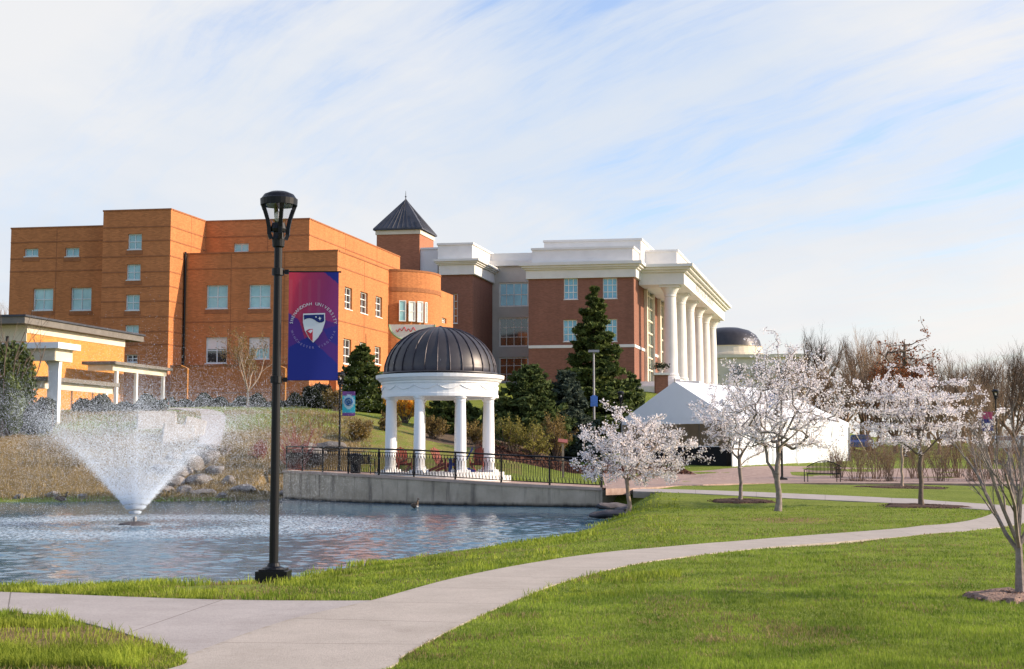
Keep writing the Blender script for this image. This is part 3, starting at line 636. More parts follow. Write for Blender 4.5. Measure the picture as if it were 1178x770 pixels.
# curved bay and end wall
bayz = z_at(120, 311.5)
E1 = K1 + VD * t_at(K1, VD, 447, 15)
bay = MB(); nR = np.array([VD[1], -VD[0]])
Rb_ = 4.4; cB = E1 + nR * -1.2 + VD * 4.2
angs = np.linspace(math.radians(-135), math.radians(45), 30)
arc = np.stack([cB[0] + Rb_ * np.cos(angs), cB[1] + Rb_ * np.sin(angs)], 1)
n = len(arc)
bay.add(np.concatenate([L3(arc, z0A), L3(arc, bayz)]), [(i, i + 1, n + i + 1, n + i) for i in range(n - 1)])
bay.addl(L3(arc, bayz - .02), [tuple(range(n))])
bay.build('curved_bay_wall', Mt['brick_o'], bA)
cbm = MB(); ar2 = np.stack([cB[0] + (Rb_ + .04) * np.cos(angs), cB[1] + (Rb_ + .04) * np.sin(angs)], 1)
for zz_ in (z_at(118, 332),): cbm.add(np.concatenate([L3(ar2, zz_), L3(ar2, zz_ + .35)]), [(i, i + 1, n + i + 1, n + i) for i in range(n - 1)])
cbm.add(np.concatenate([L3(ar2, bayz - .05), L3(ar2, bayz + .12)]), [(i, i + 1, n + i + 1, n + i) for i in range(n - 1)])
cbm.build('brick_band', Mt['brick_o2'], bA)
def bayhit(px):                                   # where the sight line meets the bay
    d = ray(px, 350)[:2]; a = d @ d; b_ = -2 * d @ cB; c_ = cB @ cB - Rb_ ** 2; disc = b_ * b_ - 4 * a * c_
    k = (-b_ - math.sqrt(max(disc, 0))) / (2 * a); return d * k
for (x0, x1, y0, y1, pn) in ((458.5, 466.5, 346, 370, 'teal'), (469, 476.5, 347, 370, 'blind'), (478.5, 485, 347, 371, 'blind'), (487, 489.5, 348, 372, 'blind')):
    p0, p1 = bayhit(x0), bayhit(x1); dd = p1 - p0; L = np.linalg.norm(dd); dd /= L; w = Wall(p0, dd, np.array([dd[1], -dd[0]]))
    Yc = p0[1]; window(w, (0, L, z_at(Yc, y1), z_at(Yc, y0)), bA, 1, 2, 'frame', pn, depth=-.16, fw=.07, sill=False)
# end wall right of the bay
E2 = bayhit(496) if True else None
K6 = corner(497, 124.5); w6 = Wall(K6, VD, nR)
mb = MB(); tl = t_at(K6, VD, 521, 12)
h6 = [w6.rect(497.5, 360, 501.5, 371), w6.rect(508.5, 366, 513.5, 372)]
facade(mb, w6, 0, tl, z0A, z_at(K6[1], 330.5), h6)
q0 = K6 + VD * tl; mb.add([(*q0, z0A), (q0[0] - 6, q0[1] + 1, z0A), (q0[0] - 6, q0[1] + 1, z_at(K6[1], 330.5)), (*q0, z_at(K6[1], 330.5))], [(0, 1, 2, 3)])
mb.add([(*K6, z0A), (K6[0] - 6, K6[1] + 1, z0A), (K6[0] - 6, K6[1] + 1, z_at(K6[1], 330.5)), (*K6, z_at(K6[1], 330.5)), (q0[0] - 6, q0[1] + 1, z_at(K6[1], 330.5)), (*q0, z_at(K6[1], 330.5))], [(0, 1, 2, 3), (3, 2, 4, 5)])
mb.build('end_wall', Mt['brick_o'], bA)
for h in h6: window(w6, h, bA, 2, 2, 'frame_w', 'darkg', sill=False)
# fan-shaped white sign under the bay
fp = bayhit(463); fs = thing('fan_sign', (fp[0], fp[1] - .6, z_at(117, 392)), 'white fan shaped sign with a green rim and red script under the curved brick bay', 'sign')
f = MB(); c0 = P(474, 373.5, 114.5); Rf = 1.9; seg = [(c0[0] + Rf * math.cos(a), c0[1], c0[2] + Rf * .72 * math.sin(a)) for a in np.linspace(math.pi, 2 * math.pi, 24)]
f.addl(seg + [(x, y + .08, z) for x, y, z in seg], [tuple(range(24)), tuple(range(24, 48))[::-1]] + [(i, i + 1, i + 25, i + 24) for i in range(23)] + [(0, 24, 47, 23)])
f.build('sign_panel', mat('sign_white', (.75, .76, .68), .6, .05), fs)
f = MB(); f.tube(seg, .09, 6); f.build('rim', mat('sign_green', (.25, .33, .18), .6, .2), fs)
f = MB(); sx = np.linspace(-1.3, .3, 60); f.tube([(c0[0] + x, c0[1] - .05, c0[2] - .42 + .13 * math.sin(x * 17) + .07 * math.sin(x * 7)) for x in sx], .032, 4); f.build('script', mat('sign_red', (.55, .03, .06), .6, .05), fs)

# --- building B: red brick building with the portico
bB = thing('columned_brick_building', (6, 150, 9), 'red brick building with white parapets and a tall white columned portico', 'building')
z0B = 6.0
KB = corner(729.5, 143); wlB = abs(t_at(KB, -UD, 608, 15)); zc0 = z_at(143, 318.5)
fwn = [(648.6, 320, 664.7, 344.5), (693.5, 320, 710, 343.6), (648, 368, 664, 393), (693.5, 367, 710, 393), (648, 426, 664, 436)]
wfB, wrB, hfB, hrB = mass(bB, KB, wlB, 42, z0B, zc0, fwins=fwn, m='brick_r', pane='blueg', frame='frame_w', nz=3, nxw=3, name='main_wall', cop='stone')
# tall window strips in the side wall behind the columns
for k, (x0, x1) in enumerate([(741, 750), (756.5, 762)]):
    a0, a1 = t_at(KB, VD, x0, 15), t_at(KB, VD, x1, 15); zt = z_at(143, 325); zb = 8.2
    fr = MB(); wbox(fr, wrB, a0, a0 + .7, zb, zt, .01, .35); wbox(fr, wrB, a1 - .7, a1, zb, zt, .01, .35)
    for z in np.arange(zb, zt, 1.35): wbox(fr, wrB, a0 + .7, a1 - .7, z, z + .18, .01, .25)
    mid = (a0 + a1) / 2; wbox(fr, wrB, mid - .07, mid + .07, zb, zt, .01, .2)
    fo = fr.build('tall_window', Mt['cream'], bB); p = MB(); wbox(p, wrB, a0 + .7, a1 - .7, zb, zt, .005, .1); p.build('pane', mat('greenish_glass', (.12, .17, .15), .1, .4, .6, spec=.8) if k == 0 else bpy.data.materials['greenish_glass'], fo)
for a in (28, 36):
    fr = MB(); wbox(fr, wrB, a, a + 3.5, 8.2, z_at(143, 325), .01, .3); fo = fr.build('tall_window', Mt['cream'], bB)
bb = MB(); zb_ = z_at(143, 399.5); wbox(bb, wfB, 0, wlB, zb_, zb_ + .3, .003, .08); wbox(bb, wrB, -.08, 42, zb_ + .002, zb_ + .298, .003, .08); bb.build('belt_course', Mt['stone'], bB)
def entab(parent, K, wl, dl, zt_w, y0, y1, y2, Yr, over=.9, name='cornice', m='stone'):
    """frieze from wall top up to y1, projecting cornice up to y0"""
    nf = np.array([UD[1], -UD[0]]); nr = np.array([VD[1], -VD[0]]); za, zb, zc = z_at(Yr, y2), z_at(Yr, y1), z_at(Yr, y0)
    f = MB()
    def ring(o, z0, z1):
        p = [K + nf * o + nr * o, K - UD * wl + nf * o - nr * o, K - UD * wl + VD * dl - nf * o - nr * o, K + VD * dl - nf * o + nr * o]; f.prism([tuple(q) for q in p][::-1], z0, z1)
    ring(.25, za, zb); fr = f.build('frieze', Mt[m], parent); f = MB()
    h = zc - zb; ring(.45, zb + .003, zb + h * .25); ring(over * .75, zb + h * .25 + .002, zb + h * .55); ring(over, zb + h * .55 + .002, zc); f.build(name, Mt[m], parent)
    return zc
ztop = entab(bB, KB, wlB, 42, zc0, 301, 309, 319, 143)
def blockB(px, Yc, pl, dl, z0, y1, m='stone', name='parapet'):
    K = corner(px, Yc); wl = abs(t_at(K, -UD, pl, 20)); f = MB(); z1 = z_at(Yc, y1)
    p = [K, K - UD * wl, K - UD * wl + VD * dl, K + VD * dl]; f.prism([tuple(q) for q in p][::-1], z0, z1); f.build(name, Mt[m], bB)
    f = MB(); q = [K + np.array([.12, -.12]), K - UD * wl + np.array([-.12, -.12]), K - UD * wl + VD * dl + np.array([-.12, .12]), K + VD * dl + np.array([.12, .12])]; f.prism([tuple(a) for a in q][::-1], z1 + .002, z1 + .22); f.build('coping', Mt['stone'], bB); return K
blockB(728.5, 143.4, 612, 40, ztop - .05, 285.5)
blockB(738, 147, 626, 34, ztop - .05, 276.5)
blockB(779.5, 149, 741, 38, ztop - .05, 289.5)
# recessed glazed bay and mid block
KR = corner(612, 153); wlR = abs(t_at(KR, -UD, 560, 15))
gl = [(574, 325, 608, 353), (574, 365.5, 608, 399), (574, 411, 608, 440)]
wR = Wall(KR, -UD, np.array([UD[1], -UD[0]])); hR = [wR.rect(*g) for g in gl]; mb = MB(); facade(mb, wR, 0, wlR, z0B, z_at(153, 306), hR, .3); mb.build('recessed_wall', Mt['stone_g'], bB)
for h, pn in zip(hR, ('blueg', 'darkg', 'darkg')): window(wR, h, bB, 4, 2 if pn == 'blueg' else 3, 'frame_w', pn, sill=False, fw=.16)
f = MB(); wbox(f, wR, -1, wlR, z_at(153, 306) + .002, z_at(153, 300), -3, .5); wbox(f, wR, -1, wlR, z_at(153, 300) + .002, z_at(153, 291), -6, .1); f.build('cornice', Mt['stone'], bB)
KM = corner(543.5, 146); wlM = abs(t_at(KM, -UD, 440, 15)); dM = t_at(KM, VD, 567, 15) + 6
mass(bB, KM, wlM, dM, z0B, z_at(146, 316), fwins=[(521.5, 338, 526.5, 372, dict(nxm=1, nzm=4, pane='darkg', frame='frame_w'))], m='brick_r', name='west_wing_wall', cop='stone')
zt = entab(bB, KM, wlM - 6.4, dM, 0, 298.5, 304.5, 316, 146, over=.8)
blockB(543, 146.6, 503.5, 12, zt - .05, 281.5)
blockB(503, 150, 440, 10, zt - 3.0, 287)
# portico
PK = corner(787.5, 145); pdl = t_at(PK, VD, 833.5, 20); nf = np.array([UD[1], -UD[0]]); nr = np.array([VD[1], -VD[0]])
pw = abs(t_at(PK, -UD, 735, 20))
def ringp(mb, o, z0, z1, K=PK, wl=pw, dl=pdl):
    p = [K + nf * o + nr * o, K - UD * wl + nf * o, K - UD * wl + VD * dl - nf * o, K + VD * dl - nf * o + nr * o]; mb.prism([tuple(q) for q in p][::-1], z0, z1)
K_ = PK; zA, zB, zC = z_at(145, 327), z_at(145, 313), z_at(145, 304.5)
f = MB(); ringp(f, 0, zA, zB); f.build('portico_frieze', Mt['stone'], bB)
f = MB(); h = zC - zB; ringp(f, .3, zB + .002, zB + h * .3); ringp(f, .65, zB + h * .3 + .002, zB + h * .6); ringp(f, .95, zB + h * .6 + .002, zC); f.build('portico_cornice', Mt['stone'], bB)
zbase = z_at(147, 438)
c0 = corner(771.4, 146.5); c0 = np.array([c0[0], 146.5])
for k in range(6):
    q = c0 + VD * 7.75 * k; f = MB(); hh = zA - zbase
    f.lathe([(0.01, 0), (.95, 0), (.95, .35), (.80, .45), (.88, .55), (.74, .75), (.72, 2.5), (.68, hh * .6), (.60, hh - 1.2), (.66, hh - 1.15), (.62, hh - 1.0), (.72, hh - .7), (.95, hh - .3), (.95, hh - .01)], (*q, zbase), 24)
    f.box((q[0], q[1], zA - .12), (2.1, 2.1, .22), UD, VD); f.box((q[0], q[1], zbase - .09), (2.3, 2.3, .3), UD, VD)
    f.build('column', Mt['stone'], bB, smooth=False)
f = MB(); ringp(f, 1.5, zbase - 4.5, zbase - .24); ringp(f, 2.6, zbase - 4.5, zbase - .8); f.build('podium', Mt['stone'], bB)
def text_mesh(body, size, ext=0.0):
    cu = bpy.data.curves.new('t', 'FONT'); cu.body = body; cu.size = size; cu.align_x = 'CENTER'; cu.extrude = ext
    o = bpy.data.objects.new('t', cu); COL.objects.link(o); bpy.context.view_layer.update(); me = bpy.data.meshes.new_from_object(o)
    v = np.array([x.co[:] for x in me.vertices]).reshape(-1, 3); fs = [tuple(p.vertices) for p in me.polygons]
    bpy.data.objects.remove(o); bpy.data.meshes.remove(me); bpy.data.curves.remove(cu); return v, fs
v, fs_ = text_mesh("HEALTH & LIFE SCIENCES", 1.0); mid = PK + VD * pdl * .45 + nr * .03
w3 = [(*(mid + VD * x * 1.55), zA + .45 + y * 1.1) for x, y, _ in v]
f = MB(); f.addl(w3, fs_); f.build('frieze_lettering', mat('grey_letters', (.30, .30, .32), .6, .05), bB)
# pier with a dark planted urn
q = corner(760, 140); pr = thing('brick_pier', (q[0], 140, 8), 'brick pier with a pale cap and a planted urn in front of the portico', 'pier')
f = MB(); f.box((q[0], 140, z_at(140, 455) + .4), (1.25, 1.25, 3.2)); f.build('pier_shaft', Mt['brick_r'], pr)
zc_ = z_at(140, 455) + 2.0
f = MB(); f.box((q[0], 140, zc_ + .13), (1.6, 1.6, .22)); f.build('cap', Mt['stone'], pr)
f = MB(); f.lathe([(.2, 0), (.15, .15), (.4, .45), (.45, .5), (.1, .5)], (q[0], 140, zc_ + .24), 12); f.build('urn', Mt['stone_g'], pr); f = MB(); f.leaves(np.array([q[0], 140, zc_ + .95]) + rng.normal(size=(300, 3)) * (.4, .4, .18), .2); f.build('urn_plant', Mt['hedge'], pr)
# cupola
KC = corner(482, 150); cu = thing('brick_cupola', (KC[0] - 2, 152, 18), 'square brick roof tower with a dark pyramid roof and finial', 'tower')
wl = abs(t_at(KC, -UD, 433, 22)); dc = t_at(KC, VD, 498.5, 22); f = MB(); zt1 = z_at(150, 264.5)
p = [KC, KC - UD * wl, KC - UD * wl + VD * dc, KC + VD * dc]; f.prism([tuple(a) for a in p][::-1], 16, zt1); f.build('wall', Mt['brick_c'], cu)
f = MB(); o = .12; pp = [KC + nf * o + nr * o, KC - UD * wl + nf * o - nr * o, KC - UD * wl + VD * dc - nf * o - nr * o, KC + VD * dc - nf * o + nr * o]; f.prism([tuple(a) for a in pp][::-1], zt1 - .45, zt1 + .02); f.build('trim', Mt['cream'], cu)
f = MB(); o = .35; pp = [KC + nf * o + nr * o, KC - UD * wl + nf * o - nr * o, KC - UD * wl + VD * dc - nf * o - nr * o, KC + VD * dc - nf * o + nr * o]
cc_ = sum(pp) / 4; zap = z_at(cc_[1], 229); f.add([(*a, zt1 + .025) for a in pp] + [(*a, zt1 + .2) for a in pp] + [(*cc_, zap)], [(0, 1, 5, 4), (1, 2, 6, 5), (2, 3, 7, 6), (3, 0, 4, 7)]); f.addl([(*a, zt1 + .2) for a in pp] + [(*cc_, zap)], [(0, 1, 4), (1, 2, 4), (2, 3, 4), (3, 0, 4)])
for k in range(4):
    A_, B_ = pp[k], pp[(k + 1) % 4]
    for t in np.linspace(.1, .9, 9): s_ = A_ * (1 - t) + B_ * t; hgt_ = 1 - abs(2 * t - 1); e_ = s_ * (1 - hgt_) + cc_ * hgt_; f.tube([(*s_, zt1 + .22), (*e_, zt1 + .22 + (zap - zt1 - .2) * hgt_)], .03, 3)
f.build('roof', Mt['slate'], cu)
f = MB(); f.tube([(*cc_, zap - .1), (*cc_, zap + .9)], [.06, .02], 6); f.lathe([(.01, -.12), (.12, 0), (.01, .12)], (*cc_, zap + .25), 8); f.build('finial', Mt['slate'], cu)
# domed building behind
q = corner(838, 225); dq = thing('domed_building', (q[0], 225, 10), 'pale round building with a low dark dome seen behind the portico', 'building')
zd = z_at(225, 400); f = MB(); f.lathe([(5.35, 0), (5.1, 1.0), (4.5, 1.95), (3.4, 2.7), (1.8, 3.15), (.01, 3.3)], (q[0], 225, zd), 40); f.build('dome', Mt['dark_roof'], dq, smooth=True)
f = MB(); f.lathe([(5.6, -9), (5.6, -1.6), (5.9, -1.5), (5.9, -1.2), (5.5, -1.1), (5.4, -.1), (5.55, 0), (0.01, .02)], (q[0], 225, zd), 40); f.box((q[0] + 4, 222, zd - 6.0), (15, 8, 8.0), UD, VD); f.box((q[0] + 4, 222, zd - 1.85), (15.8, 8.8, .5), UD, VD); f.build('wall', Mt['cream'], dq)
f = MB(); q2 = corner(845, 223)
for k in range(3): f.box((q[0] + .5 + k * 3.4, 218.6 - .3 * k, zd - 4.6), (1.5, 1.5, 2.2), UD, VD)
f.build('window', Mt['darkg'], dq)

# --- building C: low building with flat roof, at the left
KCx = corner(34, 88); bC = thing('low_golden_brick_building', (KCx[0], 88, 5), 'low golden brick building with a flat overhanging grey roof', 'building')
zC1 = z_at(88, 374); tC = t_at(KCx, VD, 143, 9); wC = Wall(KCx, -UD, nf); wCr = Wall(KCx, VD, nr)
mb = MB(); p = [KCx, KCx - UD * 14, KCx - UD * 14 + VD * tC, KCx + VD * tC]; mb.prism([tuple(a) for a in p][::-1], 3.5, zC1); mb.build('wall', Mt['brick_y'], bC)
f = MB(); wbox(f, wC, 0, 14, z_at(88, 393), zC1 - .01, .003, .05); wbox(f, wCr, -.05, tC, z_at(88, 383), zC1 - .012, .003, .05); f.build('stone_band', Mt['cream'], bC)
f = MB(); o = 1.1; pp = [KCx + nf * o + nr * .45, KCx - UD * 15 + nf * o, KCx - UD * 15 + VD * (tC + 1.9), KCx + VD * (tC + 1.9) + nr * .45]; f.prism([tuple(a) for a in pp][::-1], zC1, zC1 + .42); f.build('roof', Mt['roof_edge'], bC)
f = MB(); o = 1.2; pp = [KCx + nf * o + nr * .55, KCx - UD * 15 + nf * o, KCx - UD * 15 + VD * (tC + 2.0), KCx + VD * (tC + 2.0) + nr * .55]; f.prism([tuple(a) for a in pp][::-1], zC1 + .424, zC1 + .55); f.build('roof_edge', Mt['slate'], bC)
f = MB(); wbox(f, wC, 1.2, 1.4, 4.5, zC1 - .7, .005, .06); f.build('downpipe', Mt['black'], bC)
def canopy(label, Kpx, Yc, pl, y_top, y_bot, dl_px, posts, m='white', beam_h=.5, zb=4.4, colw=.28, curved=False):
    """flat canopy: near right corner of the roof at pixel column Kpx... the roof runs back along VD to dl_px"""
    K = corner(Kpx, Yc); d = t_at(K, VD, dl_px, 8); wl = abs(t_at(K, -UD, pl, 8)); zt_, zb_ = z_at(Yc, y_top), z_at(Yc, y_bot)
    t = thing('entrance_canopy', (K[0], Yc, zb), label, 'canopy', 'flat canopies beside the low brick building')
    f = MB(); p = [K, K - UD * wl, K - UD * wl + VD * d, K + VD * d]; f.prism([tuple(a) for a in p][::-1], zb_, zt_); f.build('roof', Mt[m], t)
    w = Wall(K, VD, nr); f = MB(); wbox(f, w, .3, d - .3, zb_ - beam_h, zb_ - .003, -.6, -.35); wbox(f, Wall(K, -UD, nf), .35, wl - .3, zb_ - beam_h, zb_ - .004, -.55, -.3); f.build('beam', Mt['cream'], t)
    for a in posts:
        f = MB(); q = K + VD * d * a - nr * .47; zz0 = min(zb_ - 2.5, hz(q[0], q[1]) - .1)
        if curved: f.add([(*(q - UD * o), z) for z, o in ((zz0, .0), (zb_ - 1.2, 0), (zb_ - .1, -.1), (zb_ - .1, 1.3), (zb_ - 1.0, .65), (zz0, .5))] + [(*(q - UD * o + VD * .3), z) for z, o in ((zz0, .0), (zb_ - 1.2, 0), (zb_ - .1, -.1), (zb_ - .1, 1.3), (zb_ - 1.0, .65), (zz0, .5))], [(0, 1, 7, 6), (1, 2, 8, 7), (3, 4, 10, 9), (4, 5, 11, 10)]) or f.addl([(*(q - UD * o + VD * s), z) for s in (0, .3) for z, o in ((zz0, .0), (zb_ - 1.2, 0), (zb_ - .1, -.1), (zb_ - .1, 1.3), (zb_ - 1.0, .65), (zz0, .5))], [(0, 1, 2, 3, 4, 5), (11, 10, 9, 8, 7, 6)])
        else: f.box((q[0], q[1], (zz0 + zb_ - .02) / 2), (colw, colw, zb_ - zz0 - .04), UD, VD)
        f.build('post', Mt['white'], t)
    return t
canopy('white flat canopy with a flared white post beside the evergreen at the left edge', 71, 80, -40, 393.5, 400.5, 93, [.35], curved=True, beam_h=.7)
canopy('weathered grey canopy with cream beam nearest the orange brick tower', 136, 92, 94, 415.5, 419, 199, [.12, .45, .93], m='roof_edge', beam_h=.4, colw=.2)
canopy('low grey canopy with cream beam and two white posts just above the spray', 60, 82, 20, 433, 438, 139, [.12, .88], m='roof_edge', beam_h=.45, colw=.24)

# --- gazebo
GX, GY = P(506, 520, 61.8)[0], 61.8
GZ = z_at(59.6, 543.5)
gz = thing('domed_gazebo', (GX, GY, GZ - .3), 'round white gazebo of eight columns under a dark ribbed metal dome', 'gazebo')
f = MB(); f.lathe([(.01, .0), (2.85, .0), (2.85, -.16), (3.15, -.161), (3.15, -.8)], (GX, GY, GZ), 48); f.build('plinth', Mt['stone'], gz)
sc = GY / FPX
zc1, zc2, zc3, zd0, zd1 = (z_at(59.4, y) for y in (455.5, 437, 429.5, 428.5, 372))
for k in range(8):
    a = math.radians(-90 + 3 - 22.5 + 45 * k); x, y = GX + 2.33 * math.cos(a), GY + 2.33 * math.sin(a); hh = zc1 - GZ
    f = MB(); f.lathe([(.01, 0), (.30, 0), (.30, .10), (.27, .14), (.27, .2), (.235, .24), (.235, 1.0), (.225, hh * .6), (.20, hh - .26), (.215, hh - .24), (.20, hh - .2), (.20, hh - .14), (.26, hh - .08), (.27, hh - .0)], (x, y, GZ + .001), 20); f.box((x, y, GZ + .05), (.64, .64, .1), (math.cos(a), math.sin(a))); f.build('column', Mt['white'], gz)
f = MB(); f.lathe([(2.08, zc2), (2.08, zc1), (2.60, zc1), (2.60, zc1 + .12), (2.57, zc1 + .13), (2.57, zc2 - .12), (2.62, zc2 - .1), (2.62, zc2)], (GX, GY, 0), 64)
for k in range(16):   # shallow swags on the drum
    a0 = k * math.pi / 8; pts = [(GX + 2.585 * math.cos(a0 + t * math.pi / 8), GY + 2.585 * math.sin(a0 + t * math.pi / 8), zc2 - .2 - .18 * math.sin(t * math.pi)) for t in np.linspace(0, 1, 9)]; f.tube(pts, .018, 4)
f.build('drum', Mt['white'], gz)
f = MB(); f.lathe([(2.0, zc2 + .002), (2.68, zc2 + .002), (2.76, zc2 + .10), (2.84, zc2 + .13), (2.86, zc3), (2.4, zc3 + .03), (.01, zc3 + .03)], (GX, GY, 0), 64); f.build('cornice', Mt['white'], gz)
f = MB(); hd = zd1 - zd0; ring_ = []
K_r = 28
f.lathe([(2.55, 0), (2.55, .06), (2.5, .06)] + [(2.48 * math.cos(t), .06 + (hd - .06) * math.sin(t)) for t in np.linspace(0, math.pi / 2 - .02, 14)] + [(.01, hd)], (GX, GY, zd0 + .035), 56); f.build('dome', Mt['dark_roof'], gz, smooth=True)
f = MB()
for k in range(K_r):
    a = 2 * math.pi * k / K_r; f.tube([(GX + 2.50 * math.cos(t) * math.cos(a), GY + 2.50 * math.cos(t) * math.sin(a), zd0 + .10 + (hd - .06) * math.sin(t)) for t in np.linspace(0, math.pi / 2 - .06, 10)], .028, 4)
f.lathe([(.01, .12), (.14, .06), (.2, 0)], (GX, GY, zd0 + hd + .0), 12); f.build('seam_rib', mat('seam_metal', (.035, .03, .04), .45, .2, 2, metal=.3), gz)

# --- railing on the terrace wall
rl = thing('terrace_railing', (FW[0][0], FW[0][1], DZ[0]), 'black wrought iron railing with looped balusters along the terrace edge', 'railing')
RLn = FW + WN * .12; s_ = np.r_[0, np.cumsum(np.linalg.norm(np.diff(RLn, axis=0), axis=1))]
def rp(s, z): x = np.interp(s, s_, RLn[:, 0]); y = np.interp(s, s_, RLn[:, 1]); return (x, y, float(deck_z(x)) + .02 + z)
bays = np.linspace(.05, s_[-1] - .1, 10)
for i, s in enumerate(bays):
    f = MB(); f.tube([rp(s, 0), rp(s, 1.22 if i == 0 else 1.14)], .045 if i else .055, 6, True); f.build('post', Mt['black'], rl)
for a, b_ in zip(bays[:-1], bays[1:]):
    f = MB(); ss = np.linspace(a, b_, 7)
    f.tube([rp(s, 1.12) for s in ss], .036, 4); f.tube([rp(s, .98) for s in ss], .018, 4); f.tube([rp(s, .10) for s in ss], .020, 4)
    n = int((b_ - a) / .15); e = (b_ - a) / n
    for k in range(n):
        s = a + e * (k + .5); f.tube([rp(s, .10), rp(s, .98)], .013, 3)
        f.tube([rp(s - e * .5, .35), rp(s - e * .42, .75), rp(s, .93), rp(s + e * .42, .75), rp(s + e * .5, .35), rp(s, .12)], .012, 3)
    f.build('railing_panel', Mt['black'], rl)

# ------------------------------------------------------------------ lamps and banners
def make_lamp():
    t = thing('street_lamp', (0, 0, 0), 'x', 'street lamp', 'black lantern lamp posts', local=True)
    f = MB(); f.box((0, 0, .02), (.42, .42, .28)); f.box((0, 0, .17), (.34, .34, .03)); f.lathe([(.15, .18), (.14, .20), (.09, .22), (.075, .26)], (0, 0, 0), 16); f.build('base', Mt['black'], t)
    f = MB(); f.lathe([(.070, .2), (.062, .21), (.058, 2.5), (.054, 4.50), (.08, 4.52), (.088, 4.62), (.075, 4.66), (.07, 4.72), (.01, 4.72)], (0, 0, 0), 16); f.build('pole', Mt['black'], t)
    f = MB(); f.lathe([(.01, 4.72), (.10, 4.72), (.11, 4.76), (.09, 4.84), (.04, 4.86)], (0, 0, 0), 16)
    for k in range(4):
        a = math.radians(20 + 90 * k); c, s = math.cos(a), math.sin(a)
        pts = [(.10, 4.62), (.125, 4.68), (.13, 4.78), (.155, 4.90), (.195, 5.02), (.225, 5.10)]
        for q in range(len(pts) - 1): f.beam((pts[q][0] * c, pts[q][0] * s, pts[q][1]), (pts[q + 1][0] * c, pts[q + 1][0] * s, pts[q + 1][1] + .005), .05, .05)
    f.build('cage', Mt['black'], t)
    f = MB(); f.lathe([(.225, 5.08), (.25, 5.085), (.255, 5.17), (.235, 5.185), (.20, 5.235), (.12, 5.27), (.01, 5.285)], (0, 0, 0), 24); f.lathe([(.01, 5.10), (.22, 5.085)], (0, 0, 0), 24); f.build('cap', Mt['black'], t, smooth=False)
    m = bpy.data.materials.new('lantern_glass'); m.use_nodes = True; nt = m.node_tree; gl = N(nt, 'ShaderNodeBsdfGlossy', {'Color': (.8, .8, .8, 1), 'Roughness': .1}); tr = N(nt, 'ShaderNodeBsdfTransparent', {'Color': (.93, .93, .95, 1)}); mx = N(nt, 'ShaderNodeMixShader', {0: .12, 1: tr.outputs[0], 2: gl.outputs[0]}); nt.links.new(mx.outputs[0], nt.nodes['Material Output'].inputs[0])
    f = MB(); f.lathe([(.095, 4.84), (.13, 4.93), (.175, 5.03), (.20, 5.085)], (0, 0, 0), 20); f.build('lens', m, t, smooth=True)
    f = MB(); f.lathe([(.02, 4.86), (.06, 4.90), (.055, 4.98), (.02, 5.0)], (0, 0, 0), 12); f.build('reflector', mat('lamp_reflector', (.72, .72, .72), .4), t)
    return t
LAMP_H = 5.285
lamp = make_lamp()
def arms(parent, side=1, w=.62, zt=4.20, zb=2.72):
    for z in (zt, zb):
        f = MB(); f.tube([(0, 0, z), (side * (w + .20), 0, z)], .012, 6, True); f.lathe([(.060, -.05), (.082, -.045), (.082, .045), (.060, .05)], (0, 0, z), 12); f.box((side * .12, 0, z), (.06, .05, .06)); f.build('banner_arm', Mt['black'], parent)
lx, ly = Gz(314.5, 669, -0.09)
lz = hz(lx, ly)
hs = (z_at(ly, 220) - lz) / LAMP_H
lamp.location = (lx, ly, lz); lamp.scale = (hs,) * 3
arm_t, arm_b = (z_at(ly, 313) - lz) / hs, (z_at(ly, 437) - lz) / hs
bg_arm = copy_tree(lamp)            # plain copy kept for the farther lamps
arms(lamp, 1, .66, arm_t, arm_b)
tag(lamp, 'tall near black lamp post with a four-ribbed lantern standing at the water\'s edge', 'street lamp')
# big banner
def banner(px0, py0, px1, py1, Yb, label, colf, emblem, yaw=.0, nxs=48, nys=100):
    p0 = P(px0, py0, Yb); p1 = P(px1, py1, Yb); w, h = p1[0] - p0[0], p0[2] - p1[2]
    t = thing('banner', (p0[0], Yb, p1[2]), label, 'banner', local=True, rz=yaw)
    f = MB(); sx = np.linspace(0, 1, nxs + 1); ty = np.linspace(0, 1, nys + 1); S, T = np.meshgrid(sx, ty)
    yy = .012 * np.sin(S * 5 + T * 2.2) * math.sqrt(w)
    V = np.stack([S * w, yy, (1 - T) * h], -1); ii = np.arange(V.shape[0] * V.shape[1]).reshape(V.shape[:2])
    q = np.stack([ii[:-1, :-1], ii[1:, :-1], ii[1:, 1:], ii[:-1, 1:]], -1).reshape(-1, 4)
    f.add(V.reshape(-1, 3), q); B = V.copy(); B[..., 1] += .006; f.add(B.reshape(-1, 3), q[:, ::-1])
    m = bpy.data.materials.new('banner_cloth'); m.use_nodes = True; nt = m.node_tree; bs = nt.nodes['Principled BSDF']; a = N(nt, 'ShaderNodeVertexColor', layer_name='Col'); nt.links.new(a.outputs[0], bs.inputs['Base Color']); bs.inputs['Roughness'].default_value = .7
    o = f.build('cloth', m, t, smooth=True); c = colf(S, T); c = np.concatenate([c, np.ones(c.shape[:2] + (1,))], -1).reshape(-1, 4); c = np.concatenate([c, c])
    at = o.data.color_attributes.new('Col', 'FLOAT_COLOR', 'POINT'); at.data.foreach_set('color', c.ravel().astype(np.float32))
    emblem(t, w, h); return t
def inpoly(S, T, poly):
    ins = np.zeros(S.shape, bool)
    for i in range(len(poly)):
        (x0, y0), (x1, y1) = poly[i], poly[(i + 1) % len(poly)]
        ins ^= ((y0 > T) != (y1 > T)) & (S < (x1 - x0) * (T - y0) / ((y1 - y0) or 1e-9) + x0)
    return ins
